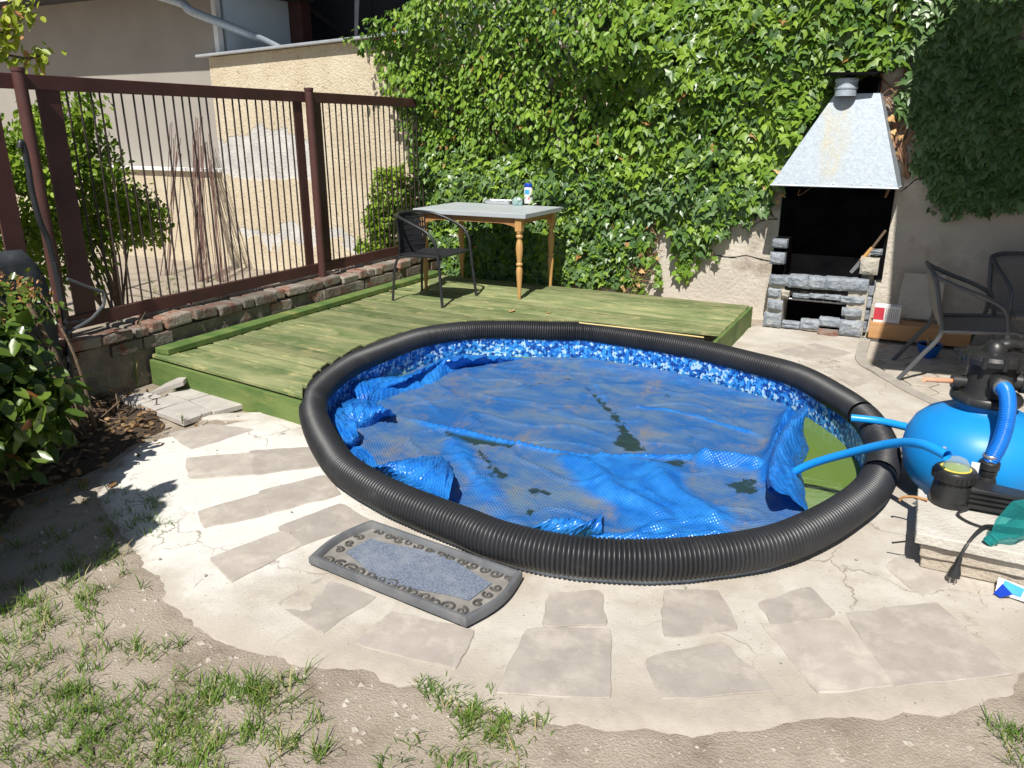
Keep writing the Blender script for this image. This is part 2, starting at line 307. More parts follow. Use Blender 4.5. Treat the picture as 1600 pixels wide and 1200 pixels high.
# ------------------------------------------------------------------ ground
def ground_z(x, y):
    z = -.032 + .010*fbm(x, y, 0, 1.3) + .006*fbm(x, y, 3, 9, 2)
    d = math.hypot(x-PC[0], y-PC[1]) - float(rout(math.atan2(y-PC[1], x-PC[0])))
    if -.4 < d < .3 and y < 3.4: z += .022*(1 - abs(d)/.4 if d < 0 else 1 - d/.3)
    return z
def near_ground():
    xs = np.arange(-6.4, 3.61, .05); ys = np.arange(-.6, 8.0, .05)
    X, Y = np.meshgrid(xs, ys); Zv = np.array([[ground_z(x, y) for x in xs] for y in ys])
    edge = np.minimum.reduce([X-xs[0], xs[-1]-X, Y-ys[0], ys[-1]-Y]); Zv = np.where(edge < .3, -.035 + (Zv+.035)*np.clip(edge/.3, 0, 1), Zv)
    n = len(xs); hole = inpool(X, Y, .02)
    vs = np.stack([X, Y, Zv], -1).reshape(-1, 3)
    fs = []
    for i in range(len(ys)-1):
        for j in range(n-1):
            if hole[i,j] or hole[i+1,j] or hole[i,j+1] or hole[i+1,j+1]: continue
            fs.append((i*n+j, i*n+j+1, (i+1)*n+j+1, (i+1)*n+j))
    g = MB(); g.v = [tuple(v) for v in vs]; g.f = fs
    x0, x1, y0, y1 = xs[0], xs[-1], ys[0], ys[-1]; z = -.035; B = 90
    for a in (((-B,-B),(B,-B),(B,y0),(-B,y0)), ((-B,y1),(B,y1),(B,B),(-B,B)), ((-B,y0),(x0,y0),(x0,y1),(-B,y1)), ((x1,y0),(B,y0),(B,y1),(x1,y1))):
        g.add([(*p, z) for p in a], [(0,1,2,3)])
    return struct(g.build('ground', m_dirt, smooth=True))
near_ground()

# cement apron round the pool
def apron_z(x, y): return .0045*fbm(x, y, 5, 2.4) + .0035*fbm(x, y, 9, 9, 3)
def apron():
    N, K = 800, 64; rows = []
    for i in range(N):
        t = 2*math.pi*i/N; r0 = float(rpool(t)) + .0; r1 = float(rout(t)) + .03*noise.noise(Vector((i*.11, 0, 1))) + .015*noise.noise(Vector((i*.5, 0, 4)))
        row = []
        for k in range(K+1):
            f = k/K; r = r0 + (r1-r0)*f; x, y = PC[0]+r*math.cos(t), PC[1]+r*math.sin(t)
            z = apron_z(x, y) - (.02*max(0, (f-.86)/.14)**2)
            row.append((x, y, z))
        x, y, _ = row[-1]; row.append((x+.012*math.cos(t), y+.012*math.sin(t), -.09))
        rows.append(row)
    rows.append(rows[0])
    o = MB().grid(rows).build('pool_apron', m_conc, smooth=75); du = []
    for i in range(N+1):
        t = 2*math.pi*i/N; wd = float(rout(t)) - float(rpool(t))
        for k in range(K+2):
            e = (1-min(k/K, 1))*wd; x, y = rows[i][k][0], rows[i][k][1]; band = .18 + .22*min(1, max(0, (x+2.2)/1.5)); du.append(max(0, 1 - e/band) + (.28 if x > -1.7 and y < 3.0 else 0)*min(1, max(0, (x+2.0)/1.0)))
    a = o.data.attributes.new('dust', 'FLOAT', 'POINT'); a.data.foreach_set('value', np.asarray(du, np.float32))
    return struct(o)
ap = apron()
SL = [[(-3.257, 2.593, 0.000), (-3.022, 2.791, 0.000), (-2.821, 2.599, 0.000), (-3.049, 2.422, 0.000)], [(-3.032, 2.815, 0.000), (-2.788, 3.001, -0.000), (-2.587, 2.834, 0.000), (-2.815, 2.602, 0.000)],
      [(-2.722, 2.188, 0.000), (-2.613, 2.443, 0.000), (-2.431, 2.317, 0.000), (-2.584, 2.096, 0.000)], [(-2.630, 2.474, 0.000), (-2.477, 2.749, 0.000), (-2.276, 2.617, 0.000), (-2.433, 2.323, 0.000)],
      [(-2.357, 1.923, 0.000), (-2.257, 2.220, 0.000), (-2.110, 2.160, 0.000), (-2.156, 1.845, 0.000)], [(-2.297, 2.244, 0.000), (-2.204, 2.533, 0.000), (-1.986, 2.463, 0.000), (-2.106, 2.168, 0.000)],
      [(-1.887, 1.801, 0.000), (-1.857, 1.999, 0.000), (-1.605, 1.992, 0.000), (-1.634, 1.749, 0.000)], [(-1.471, 1.757, 0.000), (-1.465, 1.937, 0.000), (-1.189, 1.974, 0.000), (-1.153, 1.797, 0.000)],
      [(-0.936, 1.781, 0.000), (-0.985, 2.066, 0.000), (-0.765, 2.180, 0.000), (-0.661, 1.900, 0.000)], [(-0.572, 2.118, 0.000), (-0.393, 2.292, 0.000), (-0.219, 2.150, 0.000), (-0.481, 1.973, 0.000)],
      [(-0.257, 2.477, 0.000), (-0.054, 2.602, 0.000), (0.136, 2.379, 0.000), (-0.067, 2.231, 0.000)], [(0.002, 2.678, 0.000), (0.254, 2.869, 0.000), (0.437, 2.586, 0.000), (0.152, 2.381, 0.000)],
      [(-0.308, 2.616, 0.000), (-0.174, 2.785, -0.000), (-0.079, 2.654, 0.000), (-0.246, 2.512, 0.000)], [(-0.849, 6.188, 0.000), (-0.606, 6.574, 0.000), (-0.336, 6.411, 0.000), (-0.544, 6.063, 0.000)],
      [(-0.441, 5.820, 0.000), (-0.277, 5.976, 0.000), (-0.129, 5.724, 0.000), (-0.229, 5.528, 0.000)], [(-1.021, 2.311, 0.000), (-0.873, 2.411, -0.000), (-0.780, 2.233, 0.000), (-0.966, 2.125, 0.000)],
      [(-0.648, 2.526, -0.000), (-0.476, 2.614, -0.000), (-0.362, 2.407, -0.000), (-0.569, 2.260, 0.000)], [(0.083, 3.090, 0.000), (0.171, 3.279, 0.000), (0.341, 3.133, 0.000), (0.210, 2.943, 0.000)], [(-3.634, 2.800, 0.000), (-3.544, 3.008, -0.000), (-3.274, 3.053, 0.000), (-3.347, 2.693, 0.000)]]
for q, c in enumerate(SL):
    P = [Vector((p[0], p[1], 0)) for p in c]; cen = sum(P, Vector())/4; P = [cen + (p-cen)*(1.2 if 6 < q < 13 else 1.1) for p in P]; pts = []
    for i in range(4):
        a, b = P[i], P[(i+1) % 4]
        for k in range(7):
            p = a.lerp(b, k/7); d = (p-cen).normalized(); pts.append(p + d*(.012*noise.noise(Vector((p.x*14, p.y*14, q))) - (.008 if k == 0 else .0)))
    mb = MB(); n = len(pts); zt = .0016 + .0012*random.random()
    ring = [(p.x, p.y, zt) for p in pts]; inner = [(cen.x+(p.x-cen.x)*.985, cen.y+(p.y-cen.y)*.985, zt+.0025) for p in pts]
    mb.add([(p.x, p.y, -.02) for p in pts] + ring + inner, [(i, (i+1) % n, n+(i+1) % n, n+i) for i in range(n)] + [(n+i, n+(i+1) % n, 2*n+(i+1) % n, 2*n+i) for i in range(n)] + [tuple(range(2*n, 3*n))])
    mb.build('paver', m_paver, ap, smooth=30)

# patio of interlocking pavers on the right
pat = struct(MB().prism([p[:2] for p in [(-0.202, 6.201, 0.000), (0.104, 5.669, -0.000), (0.399, 5.334, 0.000), (0.702, 4.898, -0.000), (1.074, 4.362, 0.000)]] + [(3.5,3.4),(3.5,7.38),(-.28,7.38)], -.06, -.022).build('patio', m_joint))
hx = .115
def hexmesh():
    mb = MB(); P = []
    for k in range(6):
        a = math.pi/3*k; P.append((hx*.965*math.cos(a), hx*.965*math.sin(a)))
    n = 6
    mb.add([(x, y, -.03) for x, y in P] + [(x, y, 0) for x, y in P] + [(x*.9, y*.9, .004) for x, y in P],
           [(i, (i+1) % n, n+(i+1) % n, n+i) for i in range(n)] + [(n+i, n+(i+1) % n, 2*n+(i+1) % n, 2*n+i) for i in range(n)] + [tuple(range(2*n, 3*n))])
    return mb.mesh('patio_paver')
hm = hexmesh(); hm.materials.append(m_patio)
PATP = [p[:2] for p in [(-0.132, 6.050, 0.000), (0.108, 5.490, 0.000), (0.394, 5.140, 0.000), (0.688, 4.737, 0.000), (0.922, 4.363, 0.000)]] + [(1.15,4.0),(1.15,7.3),(-.18,7.3),(-.18,6.4)]
for i in range(-4, 12):
    for j in range(-2, 30):
        x = i*hx*1.5; y = 3.4 + (j + .5*(i % 2))*hx*1.732
        if inpoly(np.array(x), np.array(y), PATP):
            o = link('patio_paver', hm, m_patio, pat); o.location = (x, y, -.012 + random.uniform(-.003, .003)); o.rotation_euler = (random.uniform(-.015,.015), random.uniform(-.015,.015), random.choice([0, math.pi/3, 2*math.pi/3]))
kb = [(-0.252, 6.941, 0.000), (-0.237, 6.260, 0.000), (-0.101, 5.959, 0.000), (0.145, 5.538, 0.000), (0.463, 5.175, 0.000), (0.747, 4.737, 0.000), (1.063, 4.294, 0.000)]
KP = cr(kb, 6); mb = MB(); rows = []
for i, p in enumerate(KP):
    t = (KP[min(i+1, len(KP)-1)] - KP[max(i-1, 0)]).normalized(); s = Vector((t.y, -t.x, 0)) * (.045 + .006*noise.noise(p*9))
    z = .012 + .004*noise.noise(p*6)
    rows.append([(p.x-s.x, p.y-s.y, -.05), (p.x-s.x*.9, p.y-s.y*.9, z), (p.x+s.x*.85, p.y+s.y*.85, z-.004), (p.x+s.x, p.y+s.y, -.05)])
struct(mb.grid(rows).build('kerb', m_kerb, smooth=30))

# ------------------------------------------------------------------ back wall
WV = 7.40
def plasterwall():
    m = bpy.data.materials.new('cream_roughcast'); m.use_nodes = True; nt = m.node_tree; b = nt.nodes['Principled BSDF']
    pos = nt.nodes.new('ShaderNodeNewGeometry').outputs['Position']
    c = mixn(nt, (.57,.485,.35), (.65,.575,.44), ramp(nt, texn(nt, pos, scale=3.2), .35, .65))
    c = mixn(nt, c, (.30,.24,.16), ramp(nt, texn(nt, pos, scale=34, detail=3), .60, .72))
    wob = nt.nodes.new('ShaderNodeVectorMath'); wob.operation = 'ADD'
    n3 = nt.nodes.new('ShaderNodeTexNoise'); n3.inputs['Scale'].default_value = 2.6; n3.inputs['Detail'].default_value = 6; nt.links.new(pos, n3.inputs['Vector'])
    sc = nt.nodes.new('ShaderNodeVectorMath'); sc.operation = 'SCALE'; sc.inputs['Scale'].default_value = .7; nt.links.new(n3.outputs['Color'], sc.inputs[0])
    nt.links.new(pos, wob.inputs[0]); nt.links.new(sc.outputs[0], wob.inputs[1])
    f = None
    for (cx, cz, rx, rz) in ((-6.95, 1.42, .78, .30), (-7.45, 1.32, .55, .26), (-6.9, .42, .9, .07), (-6.0, .42, .7, .06)):
        mp = nt.nodes.new('ShaderNodeVectorMath'); mp.operation = 'SUBTRACT'; nt.links.new(wob.outputs[0], mp.inputs[0]); mp.inputs[1].default_value = (cx+.35, WV+.35, cz+.35)
        mu = nt.nodes.new('ShaderNodeVectorMath'); mu.operation = 'MULTIPLY'; nt.links.new(mp.outputs[0], mu.inputs[0]); mu.inputs[1].default_value = (1/rx, 0, 1/rz)
        ln = nt.nodes.new('ShaderNodeVectorMath'); ln.operation = 'LENGTH'; nt.links.new(mu.outputs[0], ln.inputs[0])
        g = ramp(nt, ln.outputs['Value'], 1.04, .96); f = g if f is None else mth(nt, 'MAXIMUM', f, g)
    grey = mixn(nt, (.50,.49,.47), (.66,.65,.62), ramp(nt, texn(nt, pos, scale=6), .35, .65))
    c = mixn(nt, c, grey, f)
    nt.links.new(c, b.inputs['Base Color']); b.inputs['Roughness'].default_value = .95; b.inputs['Specular IOR Level'].default_value = .1
    bn = nt.nodes.new('ShaderNodeBump'); bn.inputs['Strength'].default_value = .7; bn.inputs['Distance'].default_value = .022
    h = mth(nt, 'SUBTRACT', texn(nt, pos, scale=42, detail=5), mth(nt, 'MULTIPLY', f, .35)); nt.links.new(h, bn.inputs['Height']); nt.links.new(bn.outputs[0], b.inputs['Normal'])
    return m
cw = thing('garden_wall', 'cream roughcast garden wall with grey patched plaster behind the brown fence', 'wall', (-6.4, WV, 0))
def off(p, o): return (p[0]-o.location.x, p[1]-o.location.y, p[2]-o.location.z)
x0, x1 = -7.95, -4.72
mb = MB().hexa([off(p, cw) for p in [(x0,WV,-.06),(x1,WV,-.06),(x1,WV+.3,-.06),(x0,WV+.3,-.06),(x0,WV,2.50),(x1,WV,2.62),(x1,WV+.3,2.62),(x0,WV+.3,2.50)]])
mb.build('plaster_wall', plasterwall(), cw)
mb = MB().hexa([off(p, cw) for p in [(x0-.12,WV-.10,2.500),(x1,WV-.10,2.620),(x1,WV+.36,2.64),(x0-.12,WV+.36,2.52),(x0-.12,WV-.10,2.530),(x1,WV-.10,2.650),(x1,WV+.36,2.70),(x0-.12,WV+.36,2.58)]])
mb.build('metal_coping', m_flash, cw, bevel=.008)
cem = thing('cement_wall', 'bare grey cement wall behind the ivy and the stone barbecue', 'wall', (-1, WV, 0))
rows = []
for k in range(32):
    z = -.06 + 3.06*k/31; rows.append([(x+1, .012*fbm(x, z, 2, 1.4) if 0 < k < 31 else 0, z) for x in np.linspace(-4.71, 3.5, 90)])
mb = MB().grid(rows); mb.add([(-3.71,.02,3.0),(4.5,.02,3.0),(4.5,.3,3.0),(-3.71,.3,3.0),(-3.71,.3,-.06),(4.5,.3,-.06)], [(0,1,2,3),(3,2,5,4)])
mb.build('cement_face', m_cement_wall, cem, smooth=60)
for pts in ([(-1.803, 7.397, 0.578), (-1.637, 7.397, 0.541), (-1.482, 7.397, 0.534), (-1.373, 7.397, 0.559), (-1.255, 7.397, 0.538), (-1.140, 7.397, 0.523)], [(-0.164, 7.397, 1.170), (-0.109, 7.397, 1.223), (-0.059, 7.397, 1.275), (0.023, 7.397, 1.293), (0.073, 7.397, 1.329)], [(-1.339, 7.397, 0.818), (-1.260, 7.397, 0.879), (-1.123, 7.397, 0.903)]):
    rr = [.002+.004*random.random() for _ in cr(pts, 5)]; MB().tube([off(p, cem) for p in cr(pts, 5)], rr, 4).build('wall_crack', m_soot, cem)

# ------------------------------------------------------------------ house behind the fence
h = thing('house', 'beige rendered house with shaded eaves beyond the brown fence', 'house', (-12, 7.55, 0))
def hb(lo, hi): return MB().box(off(lo, h), off(hi, h))
hb((-22, 7.56, -.06), (-7.97, 8.9, 4.2)).build('wall', m_housew, h)
hb((-22, 7.42, -.06), (-7.955, 7.555, 1.155)).build('plinth', m_plinth, h)
hb((-22, 7.36, 1.158), (-7.93, 7.555, 1.195)).build('plinth_flashing', m_white, h)
hb((-7.965, 7.70, 1.0), (-7.93, 8.85, 4.2)).build('side_cladding', m_bluewall, h)
hb((-7.968, 7.54, 1.2), (-7.90, 7.62, 4.2)).build('corner_strip', m_white, h)
hb((-22, 6.92, 3.30), (-7.6, 9.0, 3.42)).build('eaves', m_roofd, h)
hb((-22, 6.90, 3.26), (-7.6, 6.915, 3.45)).build('fascia', m_white, h)
mb = MB().hexa([off(p, h) for p in [(-22,6.85,3.45),(-7.5,6.85,3.45),(-7.5,12,7.2),(-22,12,7.2),(-22,6.85,3.53),(-7.5,6.85,3.53),(-7.5,12,7.3),(-22,12,7.3)]]); mb.build('roof', m_roofd, h)
dp = [off(p, h) for p in cr([(-9.3, 7.0, 3.42)] + [(-8.164, 7.200, 3.112), (-7.920, 7.200, 2.987)] + [(-7.743, 7.700, 2.836)] + [(-7.511, 8.200, 2.636)] + [(-6.9, 8.6, 2.2)], 6)]
MB().tube(dp, .05, 12).build('downpipe', m_galv, h, smooth=True)

sh = thing('shed', 'dark shed with brown timber post behind the cream wall', 'shed', (-4, 9.8, 0))
def sb(lo, hi): return MB().box(off(lo, sh), off(hi, sh))
for k in range(19): sb((-11+k*.9, 10.0, 0), (-11+k*.9+.89, 10.05, 5)).build('dark_board', m_navy, sh)
sb((-11, 10.06, 0), (6, 10.12, 5)).build('back_wall', m_navy, sh)
sb((-7.93, 8.86, 0), (-7.72, 9.05, 4.6)).build('timber_post', m_brown, sh)
sb((-7.5, 7.9, 4.2), (4, 10.4, 4.32)).build('roof', m_roofd, sh)
mb = MB(); mb.tube([off(p, sh) for p in ((-7.86, 8.75, 3.42), (-7.86, 9.9, 3.0))], .03, 6); mb.build('brace', m_roofd, sh)

# unseen house added right of the frame; roof outline cut to shade the corner
nh = thing('shade_house', 'unseen added house with overhanging roof shaped to shade the right corner of the yard', 'house', (3, 5, 0))
MB().box((-.5,-3.2,-.05), (4,2.3,3.45)).build('wall', m_housew, nh)
MB().prism([(-2.69,-1.48),(-.5,-1.25),(4.2,-1.2),(4.2,1.75),(-.8,1.6),(-2.8,1.46),(-3.02,1.22),(-2.67,-.10)], 3.46, 3.58).build('roof', m_roofd, nh)

# ------------------------------------------------------------------ low brick wall and fence
FU = -4.78
lw = thing('low_wall', 'low rubble wall topped with old bricks under the brown fence', 'wall', (FU, 5, 0))
rows = []
ysw = np.linspace(1.0, 7.38, 130)
for zz in (-.06, .05, .12, .19, .26, .31): rows.append([(.155 + .02*fbm(y, zz, 1, 5), y-5, zz) for y in ysw])
rows.append([(-.14, y-5, .312) for y in ysw]); rows.append([(-.15, y-5, -.06) for y in ysw])
MB().grid(rows).build('rubble_face', m_rubble, lw, smooth=50)
bm_ = MB(); bl = .118
n3 = 3; bv = []
mb = MB().box((-.16,-.057,0), (.16,.057,.078)); bmesh0 = mb.mesh('brick'); bmesh0.materials.append(m_brick)
mb = MB().box((-.16,-.115,0), (.16,.115,.078)); bmesh1 = mb.mesh('brick'); bmesh1.materials.append(m_brick)
y = 1.0
while y < 7.3:
    long = random.random() < .45; L = .23 if long else .114
    o = link('brick', bmesh1 if long else bmesh0, m_brick, lw); o.location = (.012+random.uniform(-.02,.015), y+L/2-5, .315+random.uniform(-.004,.008)); o.rotation_euler = (random.uniform(-.06,.06), random.uniform(-.05,.05), random.uniform(-.09,.09)); o.scale = (1, random.uniform(.9,1.03), random.uniform(.8,1.05))
    b = o.modifiers.new('b', 'BEVEL'); b.width = .014; b.segments = 2
    y += L + random.uniform(.008,.02)
for k in range(26):
    y = 1.2 + random.random()*6.0; z = random.choice([.225,.225,.14])
    o = link('brick', bmesh1, m_brick, lw); o.location = (.014, y-5, z); o.rotation_euler = (0,0,random.uniform(-.02,.02))

fe = thing('fence', 'dark brown steel bar fence standing on the low brick wall', 'fence', (FU, 5, .4))
def fb(y0, y1, z0, z1, hx=.012, x=0): return MB().box((x-hx, y0-5, z0-.4), (x+hx, y1-5, z1-.4))
fb(1.0, 7.28, 1.885, 1.97, .018).build('top_rail', m_brown, fe, bevel=.004)
fb(1.0, 7.28, .425, .515, .018).build('bottom_rail', m_brown, fe, bevel=.004)
for yp in (2.985, 5.455):
    mb = MB().tube([(.045, yp-5, -.03), (.045, yp-5, 1.585)], .036, 14); mb.lathe([(.0,1.60),(.040,1.60),(.040,1.58)], 14, (.045, yp-5, 0)); mb.build('post', m_brown, fe, smooth=True)
for y0, y1 in ((2.74, 2.86), (3.10, 3.245), (5.30, 5.40), (5.54, 5.64)): fb(y0, y1, .515, 1.885, .007).build('flat_bar', m_brown, fe)
def bars(y0, y1, n):
    for k in range(n):
        yb = y0 + (y1-y0)*(k+.5)/n; a = random.uniform(-.006,.006)
        MB().tube([(0, yb-5, .115), (a, yb-5+a, 1.486)], .0068, 6, cap=False).build('bar', m_bar, fe)
bars(3.25, 5.30, 26); bars(5.64, 7.25, 20); bars(1.1, 2.72, 18)

# ------------------------------------------------------------------ wooden deck
dk = thing('deck', 'low green stained wooden deck between the fence and the pool', 'deck', (-3, 5.5, 0))
DZ = .18; NP = 25
def edge_l(t): return Vector((-4.60, 3.47 + (7.06-3.47)*t, 0))
def edge_r(t): return Vector((-1.225, 3.02 + (6.985-3.02)*t, 0))
for k in range(NP):
    t0, t1 = k/NP, (k+1)/NP; l0, l1, r0, r1 = edge_l(t0), edge_l(t1), edge_r(t0), edge_r(t1)
    tm = (t0+t1)/2
    def stop(a, b):       # where this plank meets the pool edging
        for i in range(401):
            p = a.lerp(b, i/400)
            if inpool(p.x, p.y, .055): return i/400
        return 1.0
    e0, e1 = stop(l0, r0), stop(l1, r1)
    zt = DZ + random.uniform(-.004,.003); tw = random.uniform(-.003,.003); g = .0065 + random.uniform(0,.006)
    n = Vector((0, g, 0)); segs = []
    pieces = [(0, e0, 0, e1)]
    if min(e0, e1) < 1 and False: pass
    a0_, a1_ = l0+n, l1-n; b0_, b1_ = l0.lerp(r0, e0)+n, l1.lerp(r1, e1)-n
    jut = random.uniform(-.015,.02) if e0 < 1 else 0
    b0_.x += jut; b1_.x += jut
    o = dk.location
    P = []
    for z_ in (zt-.028, zt):
        for p, s_ in ((a0_, 1), (b0_, 1), (b1_, -1), (a1_, -1)): P.append((p.x-o.x, p.y-o.y, z_ + s_*tw*(0 if z_ < zt else 1)))
    MB().hexa(P).build('plank', m_deck, dk, bevel=.004, bseg=1)
    # the far side of the pool cut: pieces that reappear right of the pool
def dbox(a, b, th, z0, z1, name, m, sgn=1):
    a, b = Vector(a), Vector(b); t = (b-a).normalized(); s = Vector((t.y, -t.x, 0))*th*sgn; o = dk.location
    P = [(p.x-o.x, p.y-o.y, z) for z in (z0, z1) for p in (a, b, b+s, a+s)]
    return MB().hexa(P).build(name, m, dk, bevel=.003, bseg=1)
fe_ = edge_l(0); fr_ = edge_l(0).lerp(edge_r(0), .485)
dbox((fe_.x, fe_.y+.012, 0), (fr_.x, fr_.y+.012, 0), .028, -.03, DZ-.034, 'fascia_board', m_deckf, 1)
dbox((-1.222, 5.62, 0), (-1.222, 6.985, 0), .03, -.03, DZ-.005, 'fascia_board', m_deckf, 1)
dbox((-4.585, 3.50, 0), (-4.585, 7.05, 0), .13, DZ+.004, DZ+.045, 'edge_board', m_deckf, 1)
dbox((-4.59, 3.9, 0), (-4.59, 7.0, 0), .05, -.04, DZ-.034, 'joist', m_deckf, 1)
dbox((-2.9, 6.0, 0), (-2.9, 7.0, 0), .05, -.04, DZ-.034, 'joist', m_deckf, 1)
E2 = [p for p in [(-2.328, 5.722, 0.180), (-2.029, 5.729, 0.180), (-1.713, 5.726, 0.180), (-1.310, 5.711, 0.180)]]
MB().tube([(p[0]+3, p[1]-5.5, .172) for p in E2], .008, 5).build('raw_cut_edge', m_raw, dk)

# ------------------------------------------------------------------ the pool
pool = thing('swimming_pool', 'round sunken pool with blue mosaic liner and green water', 'pool', (PC[0], PC[1], 0))
def linermat():
    m = bpy.data.materials.new('mosaic_liner'); m.use_nodes = True; nt = m.node_tree; b = nt.nodes['Principled BSDF']
    pos = nt.nodes.new('ShaderNodeNewGeometry').outputs['Position']
    v = nt.nodes.new('ShaderNodeTexVoronoi'); v.inputs['Scale'].default_value = 48; v.distance = 'MANHATTAN'; nt.links.new(pos, v.inputs['Vector'])
    sx = nt.nodes.new('ShaderNodeSeparateColor'); nt.links.new(v.outputs['Color'], sx.inputs[0])
    cr_ = nt.nodes.new('ShaderNodeValToRGB'); cr_.color_ramp.interpolation = 'CONSTANT'; e = cr_.color_ramp.elements
    e[0].position = 0; e[0].color = (.008,.06,.30,1); e[1].position = .30; e[1].color = (.015,.16,.58,1)
    for ps, cl in ((.56, (.05,.32,.78,1)), (.80, (.42,.66,.88,1))): x = e.new(ps); x.color = cl
    nt.links.new(sx.outputs[0], cr_.inputs[0]); nt.links.new(cr_.outputs[0], b.inputs['Base Color']); b.inputs['Roughness'].default_value = .35
    return m
def ring(off_, z): return [(p[0]-PC[0]+(p[0]-PC[0])/math.hypot(p[0]-PC[0], p[1]-PC[1])*off_, p[1]-PC[1]+(p[1]-PC[1])/math.hypot(p[0]-PC[0], p[1]-PC[1])*off_, z) for p in PIPE[::3]]
def tubewall(a, b, name, m):
    n = len(a); mb = MB().add(a+b, [(i, (i+1) % n, n+(i+1) % n, n+i) for i in range(n)]); return mb.build(name, m, pool, smooth=True)
tubewall(ring(-.045, .04), ring(-.045, -1.1), 'liner', linermat())
tubewall(ring(.02, -.3), ring(.02, .042), 'outer_wall', M('pale_blue_sheet', (.42,.48,.53), (.55,.60,.63), rough=.5, scale=9))
rt = ring(-.045, .04); ro = ring(.02, .042); n = len(rt); MB().add(rt+ro, [(i, (i+1) % n, n+(i+1) % n, n+i) for i in range(n)]).build('rim', m_white, pool)
fl = ring(-.045, -1.1); MB().add(fl, [tuple(range(len(fl)))]).build('floor', M('algae_floor', (.10,.20,.015), (.20,.30,.03), rough=.9, scale=3), pool)
WZ = -.12
def watermat():
    m = bpy.data.materials.new('green_water'); m.use_nodes = True; nt = m.node_tree; out = nt.nodes['Material Output']; nt.nodes.remove(nt.nodes['Principled BSDF'])
    tr = nt.nodes.new('ShaderNodeBsdfTransparent'); tr.inputs[0].default_value = (.55,.72,.28,1)
    df = nt.nodes.new('ShaderNodeBsdfDiffuse'); df.inputs[0].default_value = (.17,.27,.06,1)
    m1 = nt.nodes.new('ShaderNodeMixShader'); m1.inputs[0].default_value = .72
    gl = nt.nodes.new('ShaderNodeBsdfGlossy'); gl.inputs['Roughness'].default_value = .03
    fr = nt.nodes.new('ShaderNodeFresnel'); fr.inputs[0].default_value = 1.33; m2 = nt.nodes.new('ShaderNodeMixShader')
    bn = nt.nodes.new('ShaderNodeBump'); bn.inputs['Strength'].default_value = .12; bn.inputs['Distance'].default_value = .02
    nt.links.new(texn(nt, nt.nodes.new('ShaderNodeNewGeometry').outputs['Position'], scale=9), bn.inputs['Height']); nt.links.new(bn.outputs[0], gl.inputs['Normal'])
    nt.links.new(tr.outputs[0], m1.inputs[1]); nt.links.new(df.outputs[0], m1.inputs[2]); nt.links.new(fr.outputs[0], m2.inputs[0]); nt.links.new(m1.outputs[0], m2.inputs[1]); nt.links.new(gl.outputs[0], m2.inputs[2]); nt.links.new(m2.outputs[0], out.inputs[0])
    return m
wt = ring(-.046, WZ)
if sum(wt[i-1][0]*wt[i][1]-wt[i][0]*wt[i-1][1] for i in range(len(wt))) < 0: wt = wt[::-1]
MB().add(wt, [tuple(range(len(wt)))]).build('water', watermat(), pool)

